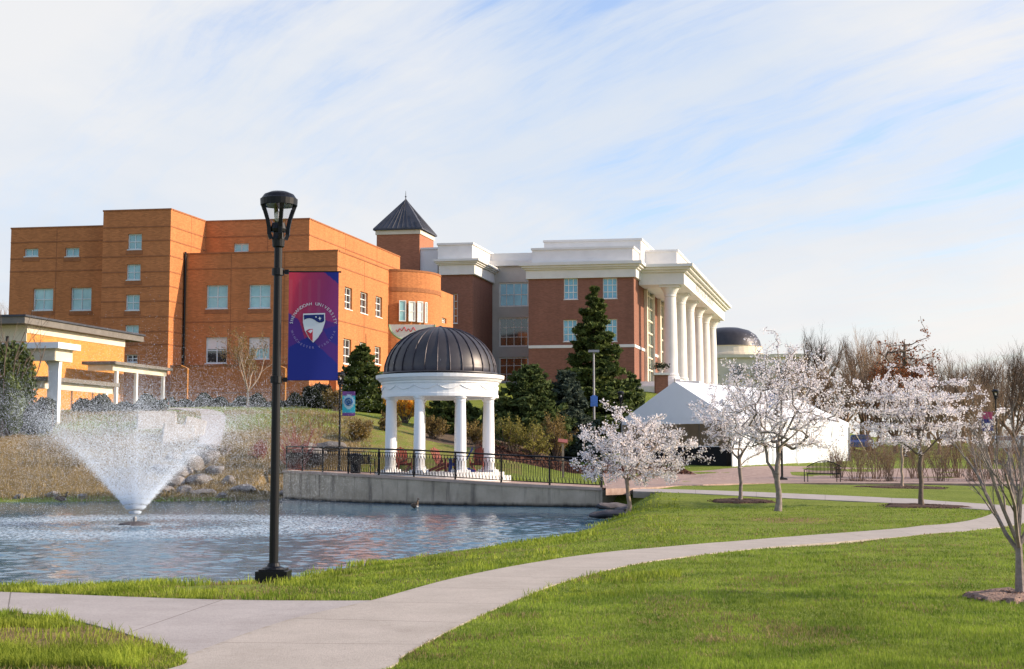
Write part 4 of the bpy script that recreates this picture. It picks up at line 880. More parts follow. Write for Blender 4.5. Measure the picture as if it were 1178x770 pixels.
def bcol(S, T):
    U = lambda l: [((x - 65) / 285, (y - 62) / 638) for x, y in l]
    crim, purp, blue, violet = np.array([.50, .022, .065]), np.array([.16, .02, .17]), np.array([.004, .014, .23]), np.array([.07, .012, .19])
    t = np.clip(S * .9 + T * .35 - .1, 0, 1)[..., None]; c = crim * (1 - t) + purp * t
    st = (np.sin(S * 34) > .55) & (T < .42) & (S < .65) & (T > .06); c = np.where(st[..., None], c * .93 + .02, c)
    c = np.where(inpoly(S, T, U([(65, 300), (125, 345), (160, 450), (65, 520)]))[..., None], violet * 1.1, c)
    c = np.where(inpoly(S, T, U([(235, 330), (350, 370), (350, 620), (200, 480)]))[..., None], violet, c)
    c = np.where(inpoly(S, T, U([(265, 400), (350, 375), (350, 500), (300, 470)]))[..., None], blue * .8 + violet * .2, c)
    c = np.where(inpoly(S, T, U([(60, 512), (130, 470), (175, 443), (215, 478), (350, 605), (360, 720), (50, 720)]))[..., None], blue, c)
    c = np.where(inpoly(S, T, U([(258, 55), (360, 55), (360, 140)]))[..., None], blue, c)
    return c
Mt['ink_w'] = mat('white_ink', (.62, .66, .72), .7, .03); Mt['ink_p'] = mat('pale_violet_ink', (.30, .26, .50), .7, .03); Mt['ink_b'] = mat('navy_ink', (.008, .022, .14), .7, .03); Mt['ink_r'] = mat('red_ink', (.45, .03, .06), .7, .03); Mt['ink_t'] = mat('teal_ink', (.02, .30, .42), .7, .05)
def seal(t, w, h):
    cx, cz = w * .505, h * (1 - (380 - 62) / 638); u = w / 285; R = 118 * u
    def arc_text(body, m, a0, a1, size, up, nm):
        f = MB(); n = len(body)
        for i, ch in enumerate(body):
            if ch == ' ': continue
            v, fs = text_mesh(ch, size); a = math.radians(a0 + (a1 - a0) * (i + .5) / n); rot = a - math.pi / 2 if up else a + math.pi / 2
            c, s = math.cos(rot), math.sin(rot); r = R if up else R + size * .7
            f.addl([(cx + r * math.cos(a) + x * c - y * s, -.022, cz + r * math.sin(a) + x * s + y * c) for x, y, _ in v], fs)
        f.build(nm, Mt[m], t)
    arc_text('SHENANDOAH UNIVERSITY', 'ink_w', 176, 4, 25 * u, True, 'lettering')
    arc_text('WINCHESTER VIRGINIA', 'ink_p', 192, 348, 18 * u, False, 'lower_lettering')
    def poly(pts, m, nm, d):
        f = MB(); q = [(cx + (x - 440) * u * .396, -.020 - d, cz - (y - 430) * u * .396) for x, y in pts]; n = len(q)
        f.addl(q + [(x, y + .003, z) for x, y, z in q], [tuple(range(n))[::-1], tuple(range(n, 2 * n))] + [(i, (i + 1) % n, (i + 1) % n + n, i + n) for i in range(n)]); return f.build(nm, Mt[m], par[0])
    par = [t]
    sh = poly([(290, 255), (605, 245), (610, 370), (565, 510), (505, 605), (440, 672), (375, 605), (318, 500), (290, 385)], 'ink_w', 'shield', .001); par[0] = sh
    def adopt(o): o.matrix_parent_inverse = Matrix(); return o
    adopt(poly([(302, 275), (592, 266), (596, 362), (565, 382), (525, 384), (490, 370), (455, 343), (420, 326), (380, 320), (340, 328), (308, 342)], 'ink_b', 'band', .006))
    adopt(poly([(335, 505), (375, 480), (432, 475), (432, 655), (400, 625), (365, 570)], 'ink_r', 'corner', .006))
    adopt(poly([(360, 515), (400, 490), (428, 488), (422, 520), (400, 540), (378, 520)], 'ink_w', 'mark', .010))
    adopt(poly([(530, 296), (540, 316), (556, 322), (542, 332), (534, 354), (526, 334), (508, 324), (524, 316)], 'ink_w', 'star', .010))
    adopt(poly([(478, 290), (490, 303), (478, 316), (466, 303)], 'ink_w', 'star', .010))
banner(332.5, 313.5, 388.5, 437.5, ly - .02, 'large crimson and blue banner with a white shield emblem hanging on the tall lamp', bcol, seal)
# farther lamps
def far_lamp(px, py, Yb, label, first=[True]):
    o = bg_arm if first[0] else copy_tree(bg_arm); first[0] = False
    p = P(px, py, Yb); z = z_at(Yb, py); o.location = (p[0], Yb, z - LAMP_H * .97); o.scale = (.97,) * 3; o.rotation_euler = (0, 0, 0.3)
    tag(o, label, 'street lamp', 'black lantern lamp posts'); return o
l2 = far_lamp(391.5, 428, 70, 'black lamp post with a small teal banner standing left of the gazebo')
l3 = far_lamp(1145, 448, 98, 'distant black lamp post with a navy banner near the right bare trees')
l4 = far_lamp(714, 450, 94, 'plain black lamp post behind the leftmost cherry tree')
l5 = far_lamp(898, 441, 73, 'black lamp post in front of the white tent wall, behind the forked cherry')
def c2f(S, T):
    c = np.zeros(S.shape + (3,)) + np.array([.16, .05, .22]); c[(T > .18) & (T < .86)] = (.03, .42, .50); c[(((S - .5) / .42) ** 2 + ((T - .42) / .30) ** 2 < 1)] = (.45, .62, .66); return c
def swirl(t, w, h):
    f = MB(); f.tube([(w * (.5 + .26 * math.cos(a)), -.03, h * (.58 + .14 * math.sin(a))) for a in np.linspace(1.2, 7.2, 20)], w * .07, 5); f.tube([(w * (.5 + .1 * math.cos(a)), -.03, h * (.56 + .06 * math.sin(a))) for a in np.linspace(0, 6.2, 12)], w * .05, 5); f.build('emblem', mat('emblem_blue', (.01, .10, .28), .6), t)
banner(394, 450.5, 408.5, 478.5, 69.9, 'small teal and violet banner with a round emblem on the lamp left of the gazebo', c2f, swirl, nxs=10, nys=20)
def c3f(S, T): c = np.zeros(S.shape + (3,)) + np.array([.01, .02, .18]); c[T < .4] = (.4, .05, .12); return c
def plainb(t, w, h):
    f = MB(); f.box((w * .5, -.03, h * .35), (w * .6, .01, h * .12)); f.build('emblem', Mt['ink_w'], t)
banner(1128.5, 474, 1142.5, 496, 97.9, 'small crimson and navy banner on the distant lamp near the right bare trees', c3f, plainb, nxs=8, nys=12)
banner(884, 453, 896, 469, 72.9, 'small pale blue banner half hidden in the forked cherry blossom', lambda S, T: np.zeros(S.shape + (3,)) + np.array([.12, .25, .50]), plainb, nxs=8, nys=12)
for o_, w_, sd_ in ((l2, .72, 1), (l3, .9, -1), (l5, .6, -1)):
    yb_ = {l2.name: (450.5, 478.5, 70), l3.name: (474, 496, 98), l5.name: (453, 469, 73)}[o_.name]
    for yy_ in yb_[:2]:
        f = MB(); z_ = z_at(yb_[2], yy_); x_ = o_.location[0]; f.tube([(x_, yb_[2], z_), (x_ + sd_ * w_, yb_[2] - .05, z_)], .02, 5, True)
        ob = f.build('banner_arm', Mt['black']); ob.parent = o_; ob.matrix_parent_inverse = (Matrix.Translation(o_.location) @ o_.rotation_euler.to_matrix().to_4x4() @ Matrix.Diagonal((*o_.scale, 1))).inverted()
# grey pole with blue sign
p = P(683, 405, 97); zb = hz(p[0], 97); t = thing('light_pole', (p[0], 97, zb), 'thin grey light pole with a small blue sign in front of the tall spruce', 'light pole')
f = MB(); f.tube([(p[0], 97, zb), (p[0], 97, p[2])], [.10, .06], 8); f.build('pole', Mt['grey_metal'], t)
f = MB(); f.box((p[0], 97, p[2] + .05), (.75, .4, .16)); f.build('lamp_head', Mt['grey_metal'], t)
f = MB(); zc = z_at(97, 462); f.box((p[0], 96.85, zc), (.5, .05, .7)); f.box((p[0], 96.85, zc + .37), (.3, .048, .12)); f.build('sign', mat('blue_sign', (.10, .22, .55), .5), t)

# ------------------------------------------------------------------ tent
A0 = np.array([13.6, 88.0]) ; A0[0] = P(842, 530, 88)[0]
tz = 1.0; wdir = np.array([.62, .785]); gdir = np.array([-.785, .62]); Lt, Wt = 15.2, 8.3
ev = 3.05; Lt = 17.3; pk = z_at(90.6, 439) - tz
tent = thing('event_tent', (*A0, tz), 'large white frame tent with a peaked roof and closed side wall on the lawn', 'tent')
def tp(a, b_, z): q = A0 + wdir * a + gdir * b_; return (q[0], q[1], tz + z)
f = MB(); f.addl([tp(0, 0, ev), tp(0, Wt, ev), tp(0, Wt / 2, pk), tp(Lt - 3.2, Wt / 2, pk), tp(Lt, 0, ev), tp(Lt, Wt, ev)], [(0, 2, 1), (0, 4, 3, 2), (1, 2, 3, 5), (4, 5, 3)])
f.build('roof', Mt['tent'], tent)
f = MB(); n = 40
for (fa, fb_) in (((0, -.02), (0, Wt + .02)), ((-.0, 0), (Lt, 0)), ((Lt, 0), (Lt, Wt))):
    a0, b0 = fa; a1, b1 = fb_; f.add([tp(a0, b0, ev + .02), tp(a1, b1, ev + .02), tp(a1, b1, ev - .32), tp(a0, b0, ev - .32)], [(0, 1, 2, 3)])
f.build('valance', Mt['tent'], tent)
f = MB(); a = np.linspace(.02, Lt, 90); wv = .09 * np.sin(a * 2.18) + .06 * np.sin(a * 5.7) + .03 * np.sin(a * 11.3)
top = np.array([tp(x, .04, ev - .05) for x in a]); bot = np.array([tp(x, .04 - w_, -.25) for x, w_ in zip(a, wv)])
ribbon(f, [bot, top]); f.build('side_wall', Mt['tent'], tent)
for k_ in range(1, 6):
    x_ = Lt * k_ / 6; f = MB(); f.tube([tp(x_, .10, -.2), tp(x_, .11, ev * .5), tp(x_, -.06, ev - .33)], .022, 4); f.build('seam', Mt['stone_g'], tent)
for a_, b_, c_, d_ in ((Lt, 0, 1.6, -1.0), (Lt * .66, 0, 0, -1.8), (Lt * .33, 0, 0, -1.8), (0, 0, -1.2, -1.2), (0, Wt, -1.2, 1.2)):
    f = MB(); q_ = tp(a_ + c_, b_ + d_, 0); f.tube([tp(a_, b_, ev), (q_[0], q_[1], hz(q_[0], q_[1]) - .05)], .018, 4); f.build('guy_rope', Mt['cream'], tent)
f = MB(); f.add([tp(Lt, 0, -.25), tp(Lt, Wt, -.25), tp(Lt, Wt, ev), tp(Lt, 0, ev)], [(0, 1, 2, 3)]); f.add([tp(0, Wt, -.1), tp(Lt, Wt, -.1), tp(Lt, Wt, ev), tp(0, Wt, ev)], [(0, 1, 2, 3)]); f.build('back_wall', mat('tan_fabric_glow', (.42, .34, .27), .8, .15, .5), tent)  # tan puts the sun's glow through the white fabric into the wall colour
f = MB()
for a, b_ in ((0, 0), (0, Wt), (5, 0.1), (10, 0.1), (Lt, 0), (5, Wt), (10, Wt), (Lt, Wt)): f.tube([tp(a, b_, -.3), tp(a, b_, ev)], .045, 6)
f.tube([tp(0, Wt / 2, pk - .05), tp(0, Wt / 2, pk + .2)], .05, 6); f.build('frame_pole', Mt['grey_metal'], tent)
q = tp(.6, Wt * .5, 0)
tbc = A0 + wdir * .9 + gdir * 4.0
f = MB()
tl_ = thing('interior_shade_counter', (*tbc, 1.0), 'long black counter standing in for the shaded interior in the open end of the tent', 'counter')
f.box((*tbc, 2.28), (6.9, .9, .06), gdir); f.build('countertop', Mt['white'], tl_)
f = MB(); f.box((tbc[0] - .1, tbc[1] - .1, 1.55), (6.9, .85, 1.40), gdir); f.build('cloth', mat('black_tent_shade', (.012, .012, .014), .95, .2), tl_)  # black block paints in the dark shade low inside the tent

# ------------------------------------------------------------------ trees
def grow(mb, tips, base, d, L, r, lv, maxlv, rg, spread=.6, up=.15, nch=(4, 6), seg=4, ratio=.62, wig=.12, sides=(7, 5, 4, 3, 3), first=.35, rr=.55, flat=0.0):
    d = np.array(d, float); d /= np.linalg.norm(d); pts = [np.array(base, float)]; cur = d.copy()
    for i in range(seg):
        cur = cur + rg.normal(size=3) * wig + np.array([0, 0, up if lv else 0.0]) * .5; 
        if flat and lv >= 1: cur[2] *= (1 - flat * .35)
        cur /= np.linalg.norm(cur); pts.append(pts[-1] + cur * L / seg)
    end_r = r * (.5 if lv < maxlv else .35); rad = np.linspace(r, end_r, seg + 1)
    mb.tube(pts, rad, sides[min(lv, 4)])
    tips.append((lv, pts))
    if lv >= maxlv: return
    n = rg.integers(nch[0], nch[1] + 1)
    for k in range(n):
        t = first + (1 - first) * (k + rg.random() * .8) / n; t = min(t, .999); i = int(t * seg); q = pts[i] * (1 - (t * seg - i)) + pts[i + 1] * (t * seg - i)
        axd = pts[min(i + 1, seg)] - pts[i]; axd /= np.linalg.norm(axd)
        a = rg.random() * 6.283 + k * 2.4; s = np.cross(axd, (0.3, .2, 1) if abs(axd[2]) < .9 else (1, 0, 0)); s /= np.linalg.norm(s); w_ = np.cross(axd, s); side = s * math.cos(a) + w_ * math.sin(a)
        if flat: side[2] *= (1 - flat)
        sp = spread * (.7 + .6 * rg.random()); nd = axd * math.cos(sp) + side * math.sin(sp) + np.array([0, 0, up])
        grow(mb, tips, q, nd, L * ratio * (.75 + .5 * rg.random()) * (1.15 - .35 * t), max(rad[i] * rr, .004), lv + 1, maxlv, rg, spread, up, nch, seg if lv < 2 else 3, ratio, wig, sides, first if lv else .3, rr, flat)
def blossoms(tips, levels, per_m, spread, rg, keep=1.0, nmin=0):
    out = []
    for lv, pts in tips:
        if lv not in levels or rg.random() > keep: continue
        P_ = np.array(pts); L = np.linalg.norm(np.diff(P_, axis=0), axis=1).sum(); n = rg.poisson(max(per_m * L, nmin))
        if n == 0: continue
        t = rg.random(n) ** .8 * (len(P_) - 1); i = t.astype(int).clip(0, len(P_) - 2); f = (t - i)[:, None]
        out.append(P_[i] * (1 - f) + P_[i + 1] * f + rg.normal(size=(n, 3)) * spread)
    return np.concatenate(out)
def colonize(rg, limbs, targets, r_tip=.006, seg=.22, bend=.12, expo=.44):
    """branches reach for the targets from the nearest older branch; limbs are the given polylines, the first starts at the root"""
    nodes = []; par = []; chains = []
    def chain(p0, pts):
        c = [p0]
        for q in pts: nodes.append(np.array(q, float)); par.append(c[-1]); c.append(len(nodes) - 1)
        chains.append(c)
    root = np.array(limbs[0][0], float); nodes.append(root); par.append(-1)
    for L in limbs:
        L = np.array(L, float); k0 = int(np.argmin(np.linalg.norm(np.array(nodes) - L[0], axis=1))); pts = []
        for a, b in zip(L[:-1], L[1:]):
            m = max(1, int(np.linalg.norm(b - a) / seg)); pts += [a + (b - a) * (j + 1) / m + rg.normal(size=3) * .02 for j in range(m)]
        chain(k0, pts)
    hub = np.array(limbs[0][-1], float); targets = targets[np.argsort(np.linalg.norm(targets - hub, axis=1))]
    lo = [i for i in range(len(nodes)) if nodes[i][2] > hub[2] * .7]
    for T in targets:
        A = np.array(nodes); dT = np.linalg.norm(T - hub); d = np.linalg.norm(A - T, axis=1) + .9 * np.maximum(0, np.linalg.norm(A - hub, axis=1) - dT) + 9 * (A[:, 2] < hub[2] * .72) + .5 * np.maximum(0, A[:, 2] - T[2])
        k = int(np.argmin(d)); a = A[k]; L = np.linalg.norm(T - a); m = max(1, int(L / seg)); side = rg.normal(size=3) * bend * L; side[2] = abs(side[2]) * -.3
        chain(k, [a + (T - a) * t + side * 4 * t * (1 - t) * .5 for t in (np.arange(m) + 1) / m])
    cnt = np.zeros(len(nodes))
    for c in chains: cnt[c[-1]] += 1
    for i in range(len(nodes) - 1, 0, -1): cnt[par[i]] += cnt[i]
    rad = r_tip * np.maximum(cnt, 1) ** expo
    return np.array(nodes), chains, rad
def crown_tree(name, x, y, z, label, seed, env, ntgt, limbs, leaf, bark, per, size, spread=.05, r_tip=.006, rmax=.025, expo=.44, group=None, flare=1.5, crown='blossom', seg=.22, bend=.12, keep=1.0):
    rg = np.random.default_rng(seed); t = thing(name, (x, y, z), label, 'tree', group); off = np.array([x, y, z])
    nodes, chains, rad = colonize(rg, limbs, env(rg, ntgt), r_tip, seg, bend, expo); mb = MB(); bl = []
    for ci, c in enumerate(chains):
        pts = nodes[c] + off; r = rad[c].copy()
        if ci: r[0] = min(r[0], r[1] * 1.3)
        else: r[0] *= flare; r[1] *= 1 + (flare - 1) * .25
        k = 9 if r.max() > .05 else 5 if r.max() > .015 else 3
        mb.tube(pts, r, k)
        if leaf:
            for i in range(1, len(c)):
                if rad[c[i]] < rmax:
                    L = np.linalg.norm(nodes[c[i]] - nodes[c[i - 1]]); n = rg.poisson(per * L * (1 if rg.random() < keep else 0))
                    if n: bl.append(pts[i - 1] + (pts[i] - pts[i - 1]) * rg.random((n, 1)) + rg.normal(size=(n, 3)) * spread)
    mb.build('trunk', Mt[bark], t, smooth=True)
    if leaf: f = MB(); f.leaves(np.concatenate(bl), size, 0, 1, rg); f.build(crown, Mt[leaf], t)
    return t
def ell(cx, cz, R, rz, lump=.25, seed=1, bot=-1.0, lay=0, Ry=None, hollow=.5):
    def env(rg, n):
        out = []
        while len(out) < n:
            u = rg.normal(size=3); u /= np.linalg.norm(u); r = rg.random() ** hollow
            L = 1 + lump * math.sin(u[0] * 4 + seed) * math.cos(u[1] * 5 + seed * 2) + lump * .6 * math.sin(u[2] * 7 + u[0] * 6 + seed)
            q = u * r * L
            if q[2] < bot: continue
            zz = cz + q[2] * rz
            if lay: h = rz * 2 / lay; zz = (math.floor(zz / h) + .5) * h + rg.normal() * h * .13 - .10 * np.hypot(q[0], q[1]) ** 2 * 0
            out.append((cx + q[0] * R, q[1] * (Ry or R), zz))
        return np.array(out)
    return env
CG = 'flowering cherry trees on the lawn'
def site(px, py): x, y = G(px, py); return x, y, hz(x, y) - .03, y / FPX
def mulch_ring(x, y, r, m='mulch', seed=0):
    f = MB(); rg = np.random.default_rng(seed); k = 28; rings = [(0, .07), (.5, .08), (.85, .05), (1.0, -.02)]; V = []
    an = np.arange(k) * 2 * math.pi / k; wob = 1 + .12 * np.sin(an * 3 + seed) + .08 * rg.normal(size=k)
    for q, dz in rings: xx = x + np.cos(an) * r * q * wob; yy = y + np.sin(an) * r * q * wob; V.append(np.stack([xx, yy, H(xx, yy) + dz + rg.normal(size=k) * .008], 1))
    f.add(np.concatenate(V), [(i * k + j, i * k + (j + 1) % k, (i + 1) * k + (j + 1) % k, (i + 1) * k + j) for i in range(3) for j in range(k)])
    n = 900; rr_ = np.sqrt(rg.random(n)) * r * 1.02; aa = rg.random(n) * 6.283; xx, yy = x + rr_ * np.cos(aa), y + rr_ * np.sin(aa); f.leaves(np.stack([xx, yy, H(xx, yy) + .075 - .05 * (rr_ / r) ** 2], 1), .05, .5, 1, rg)
    return f.build('mulch', Mt[m], kind='stuff', label='ring of shredded bark mulch around a tree foot')
x, y, z, u = site(722, 581)
crown_tree('cherry_tree', x, y, z, 'bushy cherry tree in full pale pink blossom beside the end of the railing', 11, ell(.25, 2.15, 2.15, 1.40, seed=3, bot=-.80, lump=.22, hollow=.42), 420,
    [[(0, 0, 0), (.03, 0, .6), (.02, 0, 1.15)], [(.02, 0, 1.1), (-.5, .1, 1.8), (-1.2, .2, 2.5)], [(.02, 0, 1.12), (.5, -.2, 1.9), (1.2, -.2, 2.6)], [(.02, 0, 1.15), (.1, .4, 2.0), (.2, .8, 2.9)], [(.02, 0, 1.15), (-.1, -.5, 1.9), (-.3, -1.0, 2.5)], [(.02, 0, 1.15), (1.0, .4, 1.6), (1.9, .6, 1.9)]],
    'blossom', 'bark_p', 80, .072, spread=.06, r_tip=.006, expo=.40, group=CG, bend=.06)
x, y, z, u = site(851, 577)
crown_tree('cherry_tree', x, y, z, 'small white cherry tree in front of the open tent, left of the forked one', 23, ell(-.1, 2.95, 1.75, 1.45, seed=5, bot=-.85, lump=.2), 400,
    [[(0, 0, 0), (.03, 0, .7), (.0, 0, 1.5)], [(0, 0, 1.4), (-.5, .1, 2.1), (-1.1, .2, 2.9)], [(0, 0, 1.45), (.4, -.2, 2.2), (.9, -.2, 3.0)], [(0, 0, 1.5), (.05, .2, 2.4), (-.1, .3, 3.6)], [(0, 0, 1.35), (.9, .2, 1.75), (1.5, .3, 2.2)]],
    'blossom_w', 'bark_g', 68, .065, spread=.05, r_tip=.0050, expo=.42, group=CG, bend=.05); mulch_ring(x, y, 1.1, seed=2)
x, y, z, u = site(895, 588.5)
crown_tree('cherry_tree', x, y, z, 'tall cherry tree with a forked trunk and thin airy white blossom before the tent', 31, ell(.20, 3.35, 2.1, 1.95, seed=9, bot=-.75, lump=.2, hollow=.42), 820,
    [[(0, 0, 0), (.02, 0, .6), (.0, 0, 1.15)], [(0, 0, 1.0), (-.28, .1, 1.5), (-.38, .15, 2.2), (-.9, .3, 3.4), (-1.3, .4, 4.2)], [(0, 0, 1.15), (.05, 0, 2.1), (.12, -.1, 3.1), (.35, -.1, 4.4), (.5, -.1, 5.0)], [(.06, 0, 2.0), (.5, -.3, 2.9), (1.1, -.5, 3.9)], [(-.36, .1, 2.1), (-.25, .3, 3.2), (-.2, .5, 4.6)], [(.04, 0, 1.9), (.8, .4, 2.5), (1.7, .6, 3.1)]],
    'blossom_w', 'bark_g', 58, .060, spread=.055, r_tip=.0050, expo=.42, group=CG, bend=.04)
x, y, z, u = site(1060, 583)
crown_tree('cherry_tree', x, y, z, 'wide white cherry tree with layered boughs and a dark mulch ring by the back path', 47, ell(.0, 3.15, 2.25, 1.45, seed=2, bot=-.9, lump=.25, lay=6, hollow=.45), 460,
    [[(0, 0, 0), (.02, 0, .8), (.0, 0, 1.7)], [(0, 0, 1.6), (-.5, .1, 2.1), (-1.3, .2, 2.5)], [(0, 0, 1.65), (.5, -.2, 2.2), (1.3, -.2, 2.7)], [(0, 0, 1.7), (.05, .2, 2.8), (.0, .3, 4.0)], [(0, 0, 1.7), (-.4, -.5, 2.6), (-.8, -.9, 3.2)]],
    'blossom_w', 'bark', 80, .070, spread=.05, r_tip=.006, expo=.41, group=CG, bend=.05); mulch_ring(x, y, 1.35, seed=3)
x, y, z, u = site(1038, 561)
crown_tree('cherry_tree', x, y, z, 'pale-stemmed cherry tree standing just behind the wide layered one', 53, ell(.0, 3.9, 1.7, 1.2, seed=4, bot=-.85, lump=.2), 200,
    [[(0, 0, 0), (.02, 0, 1.5), (.0, 0, 2.8)], [(0, 0, 2.7), (-.5, .1, 3.5), (-1.0, .2, 4.2)], [(0, 0, 2.7), (.5, .1, 3.5), (1.0, .2, 4.2)]],
    'blossom_w', 'bark_p', 34, .09, spread=.05, r_tip=.006, expo=.42, group=CG); mulch_ring(x, y, 1.9, seed=4)
# bare multi-stem tree at the right edge
def bare_tree(name, loc, hh, Rw, label, seed, trunk_h, limbs, tr, bark, spread_a=.6, maxlv=4, nch=(4, 6), up=.1, group=None, leaf=None, per=0, size=.1, lsp=.08, lv=(3, 4), ratio=.56, wig=.12, spr=.5, lvsides=(7, 5, 4, 3, 3)):
    rg = np.random.default_rng(seed); mb = MB(); tips = []
    mb.tube([(0, 0, -.3), (0, 0, .05), (0, 0, trunk_h * .5), (0, 0, trunk_h)], [tr * 1.5, tr * 1.2, tr, tr * .85], 8)
    for k in range(limbs):
        a = 2 * math.pi * (k + .5 * rg.random()) / limbs + seed; el = spread_a * (.5 + .5 * rg.random()) if k else .12
        d = (math.cos(a) * math.sin(el), math.sin(a) * math.sin(el), math.cos(el)); grow(mb, tips, (0, 0, trunk_h * (.85 + .15 * rg.random())), d, hh * .6, tr * .6, 1, maxlv, rg, spr, up, nch, 5, ratio, wig, lvsides, first=.2, rr=.55)
    allp = np.concatenate([np.array(p_) for _, p_ in tips]); m1 = np.percentile(np.hypot(allp[:, 0], allp[:, 1]), 98); m3 = allp[:, 2].max()
    def warp(V): V = V.copy(); g = np.clip(V[:, 2] / max(trunk_h, .3), 0, 1); V[:, :2] *= (1 + (Rw / m1 - 1) * g)[:, None]; V[:, 2] = np.where(V[:, 2] > 0, V[:, 2] * hh / m3, V[:, 2]); return V
    mb.v = [warp(v) for v in mb.v]; t = thing(name, loc, label, 'tree', group, local=True); mb.build('trunk', Mt[bark], t)
    if leaf: bl = blossoms(tips, lv, per, lsp, rg); f = MB(); f.leaves(warp(bl), size, 0, 1, rg); f.build('crown', Mt[leaf], t)
    return t
x, y = G(1174, 689); bare_tree('bare_tree', (x, y, hz(x, y)), 2.45, 1.05, 'small bare many-stemmed tree at the right edge of the lawn in pale mulch', 5, .72, 7, .055, 'bark_g', spread_a=.85, maxlv=4, nch=(3, 5), up=.12, spr=.42, ratio=.55); mulch_ring(x, y, .62, 'mulch_p', 9)
# reddish budding tree before the orange building
p = P(285, 470, 99); bare_tree('budding_tree', (p[0], 99, hz(p[0], 99)), z_at(99, 374) - hz(p[0], 99), 3.0, 'slim bare tree with orange buds before the orange brick windows', 8, 1.5, 5, .10, 'bark_p', .6, 4, (4, 5), leaf='tanleaf', per=8, size=.09)
# far bare trees
protos = []
for k in range(4):
    protos.append(bare_tree('bare_tree', (0, 0, 0), 1 * 12.0, 4.9, 'p', 60 + k * 7, 2.2, 6, .30, 'twig_dark' if k % 2 else 'twig_far', .75, 4, (5, 7), up=.14, wig=.16, spr=.55, group='bare winter trees beyond the lawn', lvsides=(6, 4, 3, 3, 3)))
far = [(921, 402, 150, 0), (948, 376, 150, 1), (972, 394, 135, 2), (992, 382, 158, 3), (1012, 376, 140, 0), (1048, 398, 165, 1), (1068, 404, 150, 2), (1092, 418, 140, 3), (1108, 402, 160, 0), (1128, 410, 130, 1),
       (1150, 404, 150, 2), (1166, 398, 120, 3), (1186, 394, 135, 0), (1206, 400, 150, 1), (938, 420, 128, 2), (905, 424, 170, 3), (1030, 420, 122, 3), (1080, 430, 118, 0), (1228, 398, 140, 2), (960, 416, 118, 1), (1118, 428, 112, 2), (1250, 402, 130, 3), (888, 430, 175, 1), (-6, 335, 135, 0), (1140, 432, 108, 0), (998, 410, 125, 1)]
words_ = ['tall spreading', 'slim upright', 'broad crowned', 'crooked limbed']
where = ['behind the tent roof, farthest left of the bare row', 'just right of the tent, tallest there', 'beside the tent corner', 'left of the rust-leaved tree', 'close left of the rust-leaved tree', 'close right of the rust-leaved tree', 'in the gap right of the rust-leaved tree', 'above the right end of the layered cherry', 'between the layered cherry and the distant lamp', 'just left of the distant navy-bannered lamp',
 'directly behind the distant navy-bannered lamp', 'just right of the distant lamp', 'at the right picture edge', 'past the right picture edge', 'low over the tent\'s far end', 'faint above the tent ridge', 'under the rust-leaved tree', 'low behind the layered cherry\'s right side', 'outside the right picture edge', 'low right of the tent\'s hip', 'low left of the distant lamp', 'farthest right of the row', 'faint beside the domed building', 'behind the orange brick building at the left edge', 'low beside the distant lamp\'s foot', 'low right of the tent corner']
for i, (px, pt, Yf, k) in enumerate(far):
    pt -= 7 if px > 900 else 0
    o = protos[k] if i == [j for j, q in enumerate(far) if q[3] == k][0] else copy_tree(protos[k])
    q = P(px, 500, Yf); z = hz(q[0], Yf) - .2; s = (z_at(Yf, pt) - z) / 12.0; o.location = (q[0], Yf, z); sx = s if s < 1.35 else 1.35 + (s - 1.35) * .5
    o.scale = (sx, sx, s); o.rotation_euler = (0, 0, i * 1.7); tag(o, f'{words_[k]} bare tree {where[i]}', 'tree', 'bare winter trees beyond the lawn')
p = P(1042, 500, 112); zr_ = hz(p[0], 112); hr_ = z_at(112, 383) - zr_
crown_tree('rust_leaved_tree', p[0], 112, zr_, 'tree still holding rust brown leaves above the layered cherry', 91, ell(0, hr_ * .64, 2.9, hr_ * .34, seed=13, lump=.38), 420,
    [[(0, 0, 0), (.1, 0, hr_ * .3), (0, 0, hr_ * .6), (.1, 0, hr_ * .95)], [(0, 0, hr_ * .35), (-1.0, 0, hr_ * .55), (-1.5, 0, hr_ * .7)], [(0, 0, hr_ * .4), (1.2, 0, hr_ * .6), (1.8, 0, hr_ * .75)]],
    'rust', 'bark', 9, .19, spread=.16, r_tip=.014, rmax=.05, crown='crown', seg=.5)
# distant wood
f = MB(); n = 26000; dx = rng.uniform(25, 260, n); dy = 215 + rng.random(n) * 60; top = 5.0 + 3.5 * fbm(dx, dy * 0, 9, 3); zz = base_h(dx, dy) + rng.random(n) ** .8 * top
f.leaves(np.stack([dx, dy, zz], 1), .75, 0, .35); f.build('distant_wood', Mt['twig_far'], kind='stuff', label='low brown winter wood along the horizon')
f = MB(); n = 26000; dx = rng.uniform(-330, 40, n); dy = 330 + rng.random(n) * 60; top = 10 * fbm(dx, dy * 0, 14, 5); zz = base_h(dx, dy) + rng.random(n) ** .8 * top
f.leaves(np.stack([dx, dy, zz], 1), .9, 0, .35); f.build('distant_wood', Mt['twig_far'], kind='stuff', label='low brown winter wood behind the buildings')

